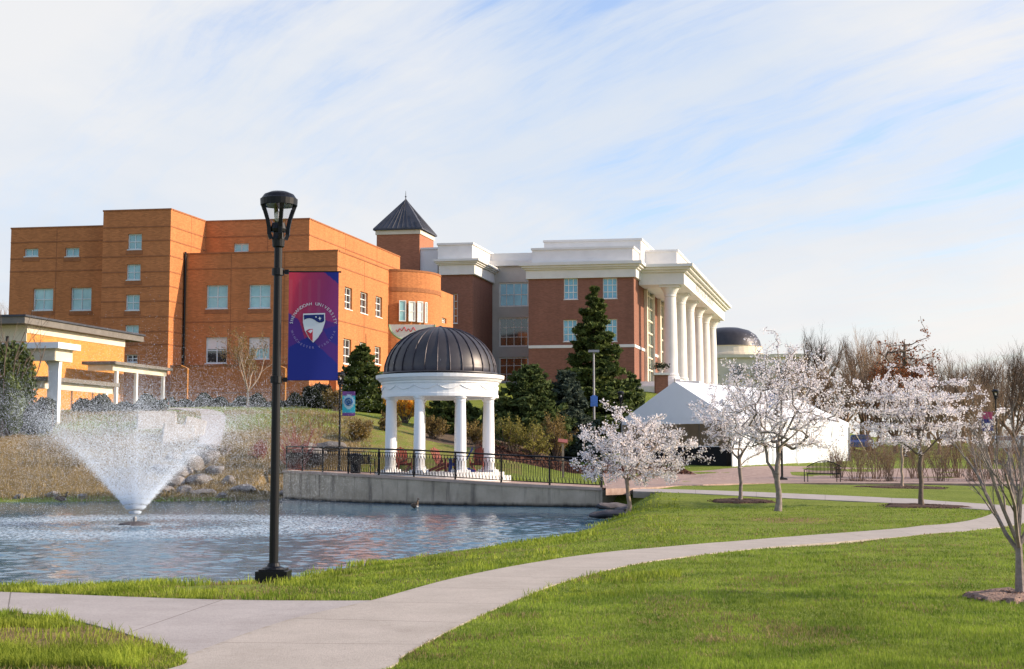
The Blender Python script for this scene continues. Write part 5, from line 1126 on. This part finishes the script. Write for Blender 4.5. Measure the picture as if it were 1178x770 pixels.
# conifers
def spruce(px, Yb, ptop, half, label, seed, m='spruce', name='spruce_tree', layers=26, n=26000, droop=.35, size=.26, zbase=None, dense=1.0, power=.9):
    p = P(px, 480, Yb); x = p[0]; z = (hz(x, Yb) if zbase is None else zbase) - .2; hh = z_at(Yb, ptop) - z; R = half * Yb / FPX; rg = np.random.default_rng(seed)
    t = thing(name, (x, Yb, z), label, 'tree'); f = MB(); f.tube([(x, Yb, z), (x, Yb, z + hh * .5), (x, Yb, z + hh * .99)], [hh * .022, hh * .013, .02], 8)
    pts = []; nb = 0
    for L in range(layers):
        u = (L + .5) / layers; zz = hh * (.05 + .95 * u); Rr = R * (1 - u) ** power * (.8 + .35 * rg.random()) + .12
        k = int(7 + 8 * (1 - u)); a0 = rg.random() * 6.3
        for j in range(k):
            a = a0 + 6.283 * j / k + rg.normal() * .15; rr = Rr * (.78 + .45 * rg.random()); 
            zt = zz + rg.normal() * hh / layers * .4
            nn = int(n / layers / k * (0.35 + 1.3 * (1 - u))); s = rg.random(nn) ** .5; wd = .28 * rr * (1 - s * .55) * (s + .15)
            lat = rg.normal(size=nn) * wd * .6; rad = s * rr
            zl = zt - droop * rr * s ** 1.4 + .12 * rr * np.maximum(s - .8, 0) * 5 - np.abs(rg.normal(size=nn)) * .10 * rr * .5
            pts.append(np.stack([x + math.cos(a) * rad - math.sin(a) * lat, Yb + math.sin(a) * rad + math.cos(a) * lat, z + zl], 1))
            f.tube([(x, Yb, z + zt), (x + math.cos(a) * rr * .9, Yb + math.sin(a) * rr * .9, z + zt - droop * rr * .8)], [.03, .008], 3)
    f.build('trunk', Mt['bark'], t); f = MB(); f.leaves(np.concatenate(pts), size, .3, 1.5, rg); f.build('crown', Mt[m], t); return t
spruce(684, 106, 332, 60, 'tall dark spruce with drooping tiered boughs before the red brick wall', 3, n=60000, layers=21, size=.30, droop=.22, power=.80)
spruce(609, 92, 421, 46, 'rounded green conifer right of the gazebo dome, before the glazed bay', 4, m='pine_l', name='conifer_tree', layers=16, n=40000, droop=.05, size=.26, power=.5)
spruce(650, 93, 428, 38, 'blue-green conifer between the rounded one and the tall spruce', 5, m='pine_b', name='conifer_tree', layers=16, n=32000, droop=.05, size=.26, power=.55)
spruce(416, 99, 398, 34, 'dark conifer left of the gazebo against the orange brick wall', 6, m='spruce', name='conifer_tree', layers=18, n=26000, droop=.12, size=.25, power=.6)
spruce(520, 92, 440, 30, 'dark conifer seen between the gazebo columns', 16, m='spruce', name='conifer_tree', layers=14, n=18000, droop=.08, size=.26, power=.5)
spruce(573, 96, 452, 22, 'short dark conifer just right of the gazebo drum', 17, m='spruce', name='conifer_tree', layers=12, n=14000, droop=.08, size=.24, power=.5)
spruce(727, 112, 430, 24, 'low loose conifer at the right foot of the tall spruce', 18, m='pine_l', name='conifer_tree', layers=12, n=9000, droop=.12, size=.26, power=.6)
def bush(name, px, Yb, ptop, half, label, seed, m, bark='bark', n=6000, size=.14, zb=None, group=None, stems=26, solid=False, cat='bush', rs=1.0, loose=.12):
    p = P(px, 500, Yb); x = p[0]; z = (hz(x, Yb) if zb is None else zb) - .05; hh = z_at(Yb, ptop) - z; R = half * Yb / FPX; rg = np.random.default_rng(seed)
    t = thing(name, (x, Yb, z), label, cat, group); f = MB(); tips = []
    for k in range(stems):
        a = rg.random() * 6.283; el = .9 * rg.random(); d = np.array([math.cos(a) * math.sin(el) * R / max(hh, .1) * 1.2, math.sin(a) * math.sin(el) * R / max(hh, .1) * 1.2, math.cos(el)])
        tmp = MB(); grow(f, tips, (x + rg.normal() * loose * R, Yb + rg.normal() * loose * R, z), d, hh * (.6 + .4 * rg.random()) / max(np.linalg.norm(d) * .9, .5) * .9, (.022 + .006 * hh) * rs, 1, 3, rg, .5, .1, (3, 4), 4, .5, .12, first=.3)
    f.build('stem', Mt[bark], t)
    pts = blossoms(tips, (2, 3), n / 60.0, .07, rg) if not solid else None
    if solid:
        u = rg.normal(size=(n, 3)); u /= np.linalg.norm(u, axis=1, keepdims=True); r_ = rg.random((n, 1)) ** .35; lump = 1 + .25 * np.sin(u[:, :1] * 5 + seed) * np.cos(u[:, 1:2] * 4 + u[:, 2:] * 3 + seed)
        pts = u * r_ * lump * np.array([R, R, hh * .52]) + np.array([x, Yb, z + hh * .5])
    elif len(pts) > n: pts = pts[rg.permutation(len(pts))[:n]]
    f = MB(); f.leaves(pts, size, 0, 1.3, rg); f.build('foliage', Mt[m], t); return t
bush('evergreen_bush', 4, 78, 395, 30, 'large green evergreen bush at the left edge under the white canopy', 1, 'pine_l', n=16000, size=.2, solid=True)
bush('evergreen_bush', 366, 98, 444, 18, 'dark rounded bush right of the tall lamp below the banner', 2, 'hedge', n=7000, size=.2, solid=True)
bush('forsythia_bush', 466, 93, 455, 20, 'golden flowering bush glimpsed between the left gazebo columns', 3, 'forsythia', n=3500, size=.14)
bl_ = [(385, 93, 452, 22, 'tanleaf', 'bare brownish bush under the teal banner'), (450, 84, 478, 24, 'tanleaf', 'low tan bush behind the leftmost gazebo column'), (500, 86, 482, 30, 'tanleaf', 'tan bush behind the middle of the gazebo'), (545, 86, 488, 24, 'tanleaf', 'tan bush behind the right gazebo columns'),
       (590, 84, 486, 28, 'greenbud', 'yellow-green budding bush beside the right gazebo column'), (618, 83, 499, 20, 'greenbud', 'low yellow-green bush beneath the rounded conifer'), (640, 86, 495, 14, 'tanleaf', 'small tan bush left of the red plaque'), (412, 80, 489, 20, 'tanleaf', 'low dry bush between the teal banner and the gazebo')]
for i, (px, Yb, pt, hf, m, lb) in enumerate(bl_): bush('deciduous_bush', px, Yb, pt, hf, lb, 20 + i, m, n=2600, size=.10, stems=22)
# red twig dogwoods
for i, (px, Yb, pt, hf, lb) in enumerate([(300, 74, 509, 18, 'red-stemmed bush just left of the tall lamp above the bank'), (342, 72, 508, 16, 'red-stemmed bush just right of the tall lamp above the bank'), (260, 75, 511, 18, 'dry pinkish reed clump beyond the fountain spray')]):
    bush('dogwood_bush', px, Yb, pt, hf, lb, 40 + i, 'redtwig' if i < 2 else 'tanleaf', 'redtwig' if i < 2 else 'bark_p', n=500, size=.06, stems=34)
# hedge along the orange building and before the low building
def hedge(px0, px1, Yb, pt, label, seed, thick=1.2, n=16000, m='hedge'):
    x0, x1 = P(px0, 500, Yb)[0], P(px1, 500, Yb)[0]; rg = np.random.default_rng(seed); xx = x0 + (x1 - x0) * rg.random(n); yy = Yb + (rg.random(n) - .5) * thick
    zb = H(xx, yy); top = z_at(Yb, pt) + .25 * np.sin(xx * 1.9) + .2 * np.sin(xx * 4.7 + 1); zz = zb + (top - zb) * rg.random(n) ** .6
    t = thing('hedge', ((x0 + x1) / 2, Yb, float(zb.mean())), label, 'hedge'); f = MB(); f.leaves(np.stack([xx, yy, zz], 1), .2, 0, 1, rg); f.build('foliage', Mt[m], t)
    f = MB()
    for q in np.linspace(x0, x1, 12): f.tube([(q, Yb, hz(q, Yb) - .1), (q, Yb, z_at(Yb, pt) - .3)], .04, 4)
    f.build('stem', Mt['bark'], t)
hedge(196, 386, 102, 459, 'low dark clipped hedge along the foot of the orange building', 1)
hedge(-30, 60, 79, 461, 'dark hedge below the white canopy at the left edge', 2, n=9000)
hedge(85, 190, 86, 462, 'dark hedge before the low golden brick building', 3, n=9000)
# row of bare shrubs on the right
rw = [(985, 71, 514, 18), (1007, 76, 502, 22), (1022, 70, 518, 13), (1052, 77, 506, 21), (1080, 70, 513, 17), (1096, 78, 494, 22), (1118, 70, 517, 15), (1137, 76, 504, 20), (1160, 69, 511, 18), (1182, 74, 498, 22), (962, 77, 520, 13), (1206, 72, 500, 22)]
rwl = ['low one right of the bench', 'second one right of the bench', 'one left of the pale stem', 'one right of the pale stem', 'one behind the layered cherry trunk', 'tall one right of the layered cherry trunk', 'low one left of the distant lamp', 'one below the distant navy banner', 'one behind the right-edge tree', 'one at the right picture edge', 'smallest one directly behind the bench', 'one past the right picture edge']
for i, (px, Yb, pt, hf) in enumerate(rw):
    bush('bare_shrub', px, Yb, pt, hf, 'brown bare shrub in the row: ' + rwl[i], 70 + i, 'tanleaf', 'twig_far', n=420, size=.05, stems=26 + (i * 7) % 12, group='row of bare shrubs behind the lawn', rs=.42, loose=.26)
f = MB(); n = 9000; xx = rng.uniform(17, 34, n); yy = rng.uniform(69, 75, n); f.leaves(np.stack([xx, yy, H(xx, yy) + .05], 1), .09, .6); f.build('mulch', Mt['mulch'], kind='stuff', label='bark mulch under the bare shrub row')
ov = MB(); kx = np.linspace(-2.2, 10.5, 40); ys_ = np.linspace(0, 1, 9); XX, SS = np.meshgrid(kx, ys_); YY = 79 + SS * 9 + .4 * np.sin(XX)
ZZ = H(XX, YY) + .06 * np.sin(np.pi * SS) ** .3 - .03; ii = np.arange(XX.size).reshape(XX.shape); ov.add(np.stack([XX, YY, ZZ], -1).reshape(-1, 3), np.stack([ii[:-1, :-1], ii[:-1, 1:], ii[1:, 1:], ii[1:, :-1]], -1).reshape(-1, 4))
ov.leaves(np.stack([(a := rng.uniform(-2, 10.3, 7000)), (b2 := rng.uniform(79.2, 87.5, 7000)), H(a, b2) + .08], 1), .14, .5); ov.build('mulch', Mt['mulch_r'], kind='stuff', label='reddish mulch bed under the conifers')

# ------------------------------------------------------------------ rocks, fountain, small things
def rock_mesh(seed, s=(1, .8, .55)):
    import bmesh
    bm = bmesh.new(); bmesh.ops.create_icosphere(bm, subdivisions=3, radius=1); rg = np.random.default_rng(seed); ds = rg.normal(size=(9, 3)); ds /= np.linalg.norm(ds, axis=1, keepdims=True); th = .55 + .3 * rg.random(9)
    for v in bm.verts:
        c = np.array(v.co)
        for d, h in zip(ds, th):
            k = c @ d
            if k > h: c = c - d * (k - h) * .9
        c = c * s; c += .03 * np.sin(c[[1, 2, 0]] * 7 + seed); v.co = c
    me = bpy.data.meshes.new('boulder'); bm.to_mesh(me); bm.free(); return me
rms = [rock_mesh(i, s) for i, s in enumerate([(1, .8, .55), (1, .7, .7), (1.2, .9, .35)])]
for m_ in rms: m_.materials.append(Mt['rock'])
rmd = rms[2].copy(); rmd.materials[0] = Mt['rock_d']
rks = [(205, 548, .8, 0), (218, 540, 1.0, 1), (236, 534, 1.1, 0), (222, 528, .7, 1), (245, 522, .6, 1), (200, 559, .7, 0), (226, 556, .9, 2), (248, 546, .6, 0), (190, 566, .6, 2), (212, 568, .5, 0), (232, 570, .6, 2), (262, 556, .5, 1), (352, 522, .75, 1), (362, 528, .8, 0), (346, 534, .6, 0), (376, 519, .5, 1), (280, 566, .7, 2), (335, 571, .5, 2), (255, 573, .35, 0), (178, 572, .35, 0), (150, 573, .3, 1), (95, 573, .3, 0), (60, 572, .35, 1), (22, 574, .3, 0), (366, 538, .5, 1), (198, 532, .7, 1), (184, 545, .6, 0)]
def bank_pt(px, py):
    for Yq in np.arange(62, 100, .25):
        q = P(px, py, Yq)
        if hz(q[0], Yq) >= q[2]: return q[0], Yq
    return q[0], 75
adj = ['rounded', 'angular', 'flat']
for i, (px, py, s, k) in enumerate(rks):
    x, y = bank_pt(px, py); o = bpy.data.objects.new('boulder', rms[k]); COL.objects.link(o); o.location = (x, y, hz(x, y) + .15 * s); o.scale = (s,) * 3; o.rotation_euler = (0, 0, i * 1.3)
    tag(o, 'grey boulder among the tumbled rocks of the far bank' , 'boulder', 'grey boulders on the far bank')
for i, (px, py, s, lb) in enumerate([(706, 581, .55, 'dark flat slab rock at the pond corner by the cherry foot'), (716, 586, .45, 'smaller dark rock lying at the waterline by the cherry foot'), (698, 592, .40, 'pale-edged flat rock half in the water at the pond corner')]):
    x, y = Gz(px, py, -.2); o = bpy.data.objects.new('boulder', rmd); COL.objects.link(o); o.location = (x, y, -.28 + .05 * i); o.scale = (s * 1.4, s, s); o.rotation_euler = (0, .1, .5 + i); tag(o, lb, 'boulder')
# slabs of the dry cascade
for i, (px, py, w, h) in enumerate([(180, 492, 2.2, 1.5), (205, 508, 1.8, 1.5), (222, 500, 1.2, 1.6)]):
    x, y = bank_pt(px, py); f = MB(); f.box((0, 0, 0), (w, .7, h)); o = f.build('stone_slab', mat('pale_slab', (.36, .32, .28), .9, .15, 2) if i == 0 else bpy.data.materials['pale_slab']); o.location = (x, y, hz(x, y) + .1); o.rotation_euler = (-.5, .12 * i, .3); bv = o.modifiers.new('b', 'BEVEL'); bv.width = .06
    tag(o, ['widest pale stone slab of the cascade behind the spray', 'middle pale stone slab leaning in the cascade', 'narrow upright stone slab at the cascade top'][i], 'stone slab')
x, y = bank_pt(432, 468); o = bpy.data.objects.new('boulder', rms[2]); COL.objects.link(o); o.location = (x, y, hz(x, y) + .3); o.scale = (.75, .5, .8); tag(o, 'pale flat stone on the slope between teal banner and gazebo', 'boulder')

# fountain
ft = thing('fountain_float', (FX, FY, WZ), 'low dark floating fountain nozzle ringed with churned foam', 'fountain')
f = MB(); f.lathe([(.01, .10), (.16, .10), (.42, .05), (.50, -.02), (.5, -.1)], (FX, FY, WZ), 24); f.build('float', Mt['rock_d'], ft)
f = MB(); f.lathe([(.05, .08), (.06, .2), (.04, .24), (.01, .24)], (FX, FY, WZ), 12); f.build('nozzle', Mt['grey_metal'], ft)
def drops(n, r):
    th = np.abs(r.normal(size=n)); mode = r.random(n)
    el = np.where(mode < .60, r.normal(37.6, 2.0, n), np.where(mode < .9, r.uniform(18, 42, n), r.uniform(0, 18, n))); el = np.radians(el)
    az = np.where(r.random(n) < .6, (r.integers(0, 44, n) + r.normal(size=n) * .13) / 44, r.random(n)) * 6.283; v0 = r.normal(17.5, .6, n) * (1 - .12 * (mode >= .62)); k = np.exp(r.normal(-1.42, .35, n))
    T = r.random(n) ** 1.9 * 1.5
    vx, vz = v0 * np.sin(el), v0 * np.cos(el); rx = np.zeros(n); rz = np.zeros(n); t = np.zeros(n); dt = .013; wind = .0
    for _ in range(int(1.56 / dt)):
        on = t < T; sp = np.hypot(vx, vz); vx = np.where(on, vx - k * sp * vx * dt, vx); vz = np.where(on, vz - (9.81 + k * sp * vz) * dt, vz); rx = np.where(on, rx + vx * dt, rx); rz = np.where(on, rz + vz * dt, rz); t += dt
    rz += .2; jit = .015 + .17 * T; x = rx * np.cos(az) + r.normal(size=n) * jit + .25 * T ** 2; y = rx * np.sin(az) + r.normal(size=n) * jit; z = rz + r.normal(size=n) * jit * .6
    ok = (z > .02); return x[ok], y[ok], z[ok], T[ok]
x, y, z, T = drops(250000, np.random.default_rng(77)); n = len(x); r7 = np.random.default_rng(5)
sz = (.0031 + .0032 * r7.random(n) ** 4) * (1 - .28 * T)
tet = np.array([[1, 1, 1], [1, -1, -1], [-1, 1, -1], [-1, -1, 1]]) * .8; c = np.stack([x + FX, y + FY, z + WZ], 1)
V = c[:, None, :] + tet[None] * sz[:, None, None] * np.array([1, 1, 1.9]); fcs = (np.arange(n) * 4)[:, None, None] + np.array([[0, 1, 2], [0, 3, 1], [0, 2, 3], [1, 3, 2]])[None]
Mt['spray'] = mat('water_drops', (.80, .86, .93), .25, .0, trans=.45, spec=.6)
f = MB(); f.add(V.reshape(-1, 3), fcs.reshape(-1, 3)); f.build('fountain_spray', Mt['spray'], kind='stuff', label='white cone of fine water drops thrown up by the fountain')

# plaque on post, chairs, bench, birds
p = P(647.5, 508, 74); t = thing('plaque', (p[0], 74, hz(p[0], 74)), 'small reddish slanted plaque on a wooden post beside the mulch bed', 'plaque')
f = MB(); f.box((p[0], 74, (hz(p[0], 74) + p[2]) / 2), (.12, .12, p[2] - hz(p[0], 74))); f.build('post', Mt['bark_p'], t)
f = MB(); f.box((0, 0, 0), (.5, .36, .05)); o = f.build('panel', mat('plaque_red', (.26, .085, .07), .5), t); o.matrix_parent_inverse = Matrix(); o.location = (0, 0, p[2] - hz(p[0], 74) + .02); o.rotation_euler = (.5, .12, 0)
def chair(m, lbl, x, y, z, rz):
    t = thing('adirondack_chair', (x, y, z), lbl, 'chair', local=True, rz=rz); f = MB()
    for i in range(5): f.beam((-.2 + .1 * i, .25, .33), (-.24 + .12 * i, .62 + 0 * i, 1.08 - .05 * abs(i - 2)), .095, .022)
    f.build('backrest', m, t); f = MB()
    for i in range(5): f.box((0, -.28 + .12 * i, .38 - .022 * i), (.54, .10, .024))
    f.build('seat', m, t)
    for s in (-1, 1):
        f = MB(); f.beam((s * .29, -.36, 0), (s * .29, -.33, .56), .03, .11); f.build('leg', m, t)
        f = MB(); f.beam((s * .27, -.32, .36), (s * .27, .72, .02), .03, .12); f.build('leg', m, t)
        f = MB(); f.box((s * .33, -.02, .58), (.14, .78, .025)); f.build('armrest', m, t)
    return t
for px, Yc, m, lb, rz in ((527, 60.4, Mt['wood_b'], 'navy blue slatted lounge chair turned sideways under the gazebo', -1.45), (464, 61.2, Mt['wood_r'], 'red-brown slatted lounge chair in the left gap of the gazebo', .3), (511, 61.8, Mt['wood_r'], 'red-brown slatted lounge chair just left of the navy chair', .9), (550, 61.0, Mt['wood_r'], 'red-brown slatted lounge chair in the right gap of the gazebo', -.2)):
    q = P(px, 530, Yc); chair(m, lb, q[0], Yc, GZ + .002, rz)
def park_bench(x, y, z, rz, lb, w=1.7, arch=.28):
    t = thing('park_bench', (x, y, z), lb, 'bench', local=True, rz=rz); f = MB(); n = 22; xs_ = np.linspace(-w / 2, w / 2, n)
    f.tube([(a, .30, .82 + arch * math.cos(a / w * math.pi)) for a in xs_], .022, 5); f.tube([(a, .26, .48) for a in xs_], .02, 5)
    for a in np.linspace(-w / 2, w / 2, 26): f.beam((a, .26, .48), (a, .30, .82 + arch * math.cos(a / w * math.pi)), .028, .01)
    f.build('backrest', Mt['black'], t); f = MB()
    for i in range(7): f.box((0, -.22 + .075 * i, .45), (w, .055, .02))
    f.build('seat', Mt['black'], t)
    for s in (-1, 1):
        for yy in (-.24, .27): f = MB(); f.tube([(s * w * .48, yy, 0), (s * w * .48, yy, .45 if yy > 0 else .66)], .024, 5); f.build('leg', Mt['black'], t)
        f = MB(); f.beam((s * w * .48, -.26, .66), (s * w * .48, .3, .70), .05, .025); f.build('armrest', Mt['black'], t)
q = G(946, 556); park_bench(q[0], q[1], hz(*q), 3.25, 'black metal park bench with an arched back, by the brick walkway before the tent')
q = P(416, 533, 63.4); park_bench(q[0], 63.4, float(deck_z(q[0])), .5, 'dark metal bench on the terrace left of the gazebo', 1.15, .02)
q = P(409, 533, 64.6); f = MB(); f.lathe([(.01, 0), (.24, 0), (.27, .8), (.29, .82), (.25, .9), (.01, .93)], (q[0], 64.6, float(deck_z(q[0]))), 16); o = f.build('litter_bin', Mt['black']); tag(o, 'round black litter bin at the left end of the terrace bench', 'litter bin')
def bird(px, py, z, lb, rz, s=1.0):
    x, y = Gz(px, py, z); t = thing('goose', (x, y, z), lb, 'bird', local=True, rz=rz, scale=s); import bmesh
    sk = [((-.30, 0, .16), .03), ((-.2, 0, .15), .08), ((0, 0, .12), .13), ((.15, 0, .14), .11), ((.22, 0, .22), .05), ((.24, 0, .36), .032), ((.27, 0, .44), .042), ((.33, 0, .43), .022), ((.38, 0, .42), .010)]
    f = MB(); f.tube([q[0] for q in sk], [q[1] for q in sk], 10, True); f.build('body', mat('goose_feathers', (.10, .07, .05), .8, .5, 9) if 'goose_feathers' not in bpy.data.materials else bpy.data.materials['goose_feathers'], t, smooth=True)
    f = MB(); f.tube([(.06, 0, .05), (.22, 0, .10), (.25, 0, .17)], [.05, .05, .02], 8, True); f.build('breast', Mt['stone_g'], t)
bird(477, 585, WZ, 'goose swimming below the terrace wall', -.9, .85)
bird(70, 577, WZ + .05, 'goose at the waterline of the far bank at left', .4, .9)
bird(26, 575, WZ + .05, 'goose near the far bank close to the left edge', 2.6, .8)
# parked cars far right
def car(px, Yb, col, lb, rz, first={}):
    x = P(px, 500, Yb)[0]; z = hz(x, Yb)
    t = thing('parked_car', (x, Yb, z), lb, 'car', 'cars parked beyond the shrubs', local=True, rz=rz); m = mat('car_paint', col, .25, .02, spec=.7)
    prof = [(-2.2, .35), (-2.25, .75), (-1.9, .95), (-1.25, 1.0), (-.7, 1.42), (.75, 1.45), (1.45, 1.0), (2.1, .92), (2.25, .6), (2.2, .35)]; n = len(prof)
    f = MB(); f.addl([(a, y * (.86 if b_ < 1.1 else .68), b_) for y in (-1, 1) for a, b_ in prof], [tuple(range(n)), tuple(range(n, 2 * n))[::-1]] + [(i, (i + 1) % n, (i + 1) % n + n, i + n)[::-1] for i in range(n)]); f.build('body', m, t)
    f = MB()
    for s in (-1, 1): f.addl([(a, s * y, b_) for a, y, b_ in ((-1.05, .86, 1.03), (-.62, .72, 1.38), (.68, .72, 1.40), (1.2, .86, 1.03))], [(0, 1, 2, 3)])
    f.add([(1.40, -.7, 1.06), (1.40, .7, 1.06), (.84, .6, 1.42), (.84, -.6, 1.42)], [(0, 1, 2, 3)]); f.add([(-1.24, -.7, 1.06), (-1.24, .7, 1.06), (-.78, .6, 1.39), (-.78, -.6, 1.39)], [(0, 1, 2, 3)]); f.build('windows', Mt['darkg'], t)
    for a in (-1.4, 1.4):
        for s in (-1, 1): f = MB(); f.lathe([(.01, -.1), (.33, -.1), (.33, .1), (.01, .1)], (0, 0, 0), 16); f.v[0] = f.v[0][:, [0, 2, 1]] + np.array([a, s * .8, .33]); f.build('wheel', Mt['tyre'], t)
car(1151, 125, (.55, .62, .70), 'pale silver-blue car parked right of the distant lamp', .1)
car(990, 122, (.05, .12, .35), 'dark blue car parked just right of the tent corner', 1.2)
car(1178, 128, (.5, .5, .5), 'grey car parked at the right picture edge', .1)

# ------------------------------------------------------------------ grass blades
def in_paths(x, y):
    ins = np.zeros(x.shape, bool)
    for poly in PATHPOLY:
        c = np.zeros(x.shape, bool)
        for i in range(len(poly)):
            (x0, y0), (x1, y1) = poly[i - 1], poly[i]; c ^= ((y0 > y) != (y1 > y)) & (x < (x1 - x0) * (y - y0) / ((y1 - y0) or 1e-9) + x0)
        ins |= c
    return ins
def blades(n, y0, y1, a0, a1, hfun, wbase, keepf, r, expo=2.0, lean=.45):
    u = r.random(n); y = 1 / (1 / y0 + (1 / y1 - 1 / y0) * u) if expo == 2 else y0 * (y1 / y0) ** u; a = a0 + (a1 - a0) * r.random(n); x = a * y
    ok = ~in_paths(x, y); x, y = x[ok], y[ok]; sd = pond_sd(x, y); ok = keepf(x, y, sd, r); x, y, sd = x[ok], y[ok], sd[ok]
    z = H(x, y, sd); h = hfun(x, y, sd) * (.55 + .8 * r.random(len(x))); w = wbase * (y / 12) * (.7 + .6 * r.random(len(x))); an = r.random(len(x)) * 6.283; ln = lean * h * r.random(len(x)); la = r.random(len(x)) * 6.283
    b0 = np.stack([x - np.cos(an) * w, y - np.sin(an) * w, z - .01], 1); b1 = np.stack([x + np.cos(an) * w, y + np.sin(an) * w, z - .01], 1)
    mx, my = x + np.cos(la) * ln * .4, y + np.sin(la) * ln * .4; m0 = np.stack([mx - np.cos(an) * w * .7, my - np.sin(an) * w * .7, z + h * .6], 1); m1 = np.stack([mx + np.cos(an) * w * .7, my + np.sin(an) * w * .7, z + h * .6], 1)
    tp2 = np.stack([x + np.cos(la) * ln, y + np.sin(la) * ln, z + h], 1); return b0, b1, m0, m1, tp2
def put(mb, B):
    b0, b1, m0, m1, tt = B; n = len(b0); V = np.stack([b0, b1, m1, m0, tt], 1).reshape(-1, 3); i = np.arange(n)[:, None] * 5; mb.add(V, i + np.array([[0, 1, 2, 3]])); mb.f.append((i + np.array([[3, 2, 4]])) + mb.n - len(V))
r9 = np.random.default_rng(99)
Mt['blade'] = mat('lawn_blades', (.125, .225, .018), .7, .35, 1.1, col2=(.34, .43, .055), trans=.4, detail=8, big=(.5, .74, 1.12))
Mt['blade2'] = mat('rough_bank_blades', (.19, .30, .02), .7, .35, .9, col2=(.46, .52, .06), trans=.4, detail=8, big=(1.2, .6, 1.15))
Mt['blade3'] = mat('dry_bank_blades', (.24, .17, .075), .85, .4, .7, col2=(.40, .31, .15), trans=.3, detail=8)
f = MB(); put(f, blades(330000, 9.5, 46, -.30, .42, lambda x, y, s: .022 + .036 * vnoise(x, y, .6, 3) * vnoise(x, y, 2.1, 4), .0032, lambda x, y, s, r: (s > 1.0) & ((x * 1 > -2.9 + 0 * y)) , r9)); f.build('lawn_grass', Mt['blade'], kind='stuff', label='short green lawn grass')
LXY = np.array([lx, ly])
pm = lambda x, y, a, b2, t: (vnoise(x, y, a, 51) * .6 + vnoise(x, y, b2, 52) * .4) > t
f = MB(); put(f, blades(120000, 9.5, 40, -.42, .42, lambda x, y, s: .022 + .03 * vnoise(x, y, .6, 3), .0032, lambda x, y, s, r: (s > .3) & (pm(x, y, .9, .22, .62) | (r.random(len(x)) < .08) | ((x < -2.5) & pm(x, y, .6, .2, .5))), r9, lean=1.2)); f.build('dry_grass', Mt['blade3'], kind='stuff', label='straw coloured blades scattered through the lawn')
vg = lambda x, y, s: np.where(np.hypot(x - lx, y - ly + .3) < .8, .02, 1) * (.018 + .10 * (vnoise(x, y, .9, 61) > .42) * np.clip(vnoise(x, y, .55, 8) * vnoise(x, y, 1.7, 9) * 2.2 - .1, 0, 1))
f = MB(); put(f, blades(150000, 15, 55, -.42, .12, vg, .0042, lambda x, y, s, r: (s > .03) & (s < 8) & (y < 60) & (r.random(len(x)) < .35 + .65 * (s < 2.5)) & ((vnoise(x, y, 1.1, 63) * .6 + vnoise(x, y, .3, 64) * .4) > .41), r9, lean=.8)); 
put(f, blades(52000, 11, 17.5, -.42, -.21, lambda x, y, s: .03 + .09 * vnoise(x, y, .35, 12), .0040, lambda x, y, s, r: (x < -2.2) & (r.random(len(x)) < np.where(np.hypot((x - G(60, 735)[0]) / 1.5, (y - G(60, 735)[1]) / 1.0) + .8 * (vnoise(x, y, .4, 66) - .5) < 1, .10, 1)) & ((vnoise(x, y, .8, 67) * .6 + vnoise(x, y, .25, 68) * .4) > .34), r9, lean=.8)); f.build('bank_grass', Mt['blade2'], kind='stuff', label='rough bright green grass along the pond edge')
f = MB(); put(f, blades(60000, 62, 86, -.42, -.10, lambda x, y, s: .12 + .20 * vnoise(x, y, 1.2, 18), .0028, lambda x, y, s, r: (s > .1) & (r.random(len(x)) < .3 + .7 * (vnoise(x, y, 3.0, 22) > .45)), r9, lean=1.0)); f.build('dry_grass', Mt['blade3'], kind='stuff', label='dry tan grass tufts on the far bank')

# purge helper flags, no leftovers
print('objects', len(bpy.data.objects))
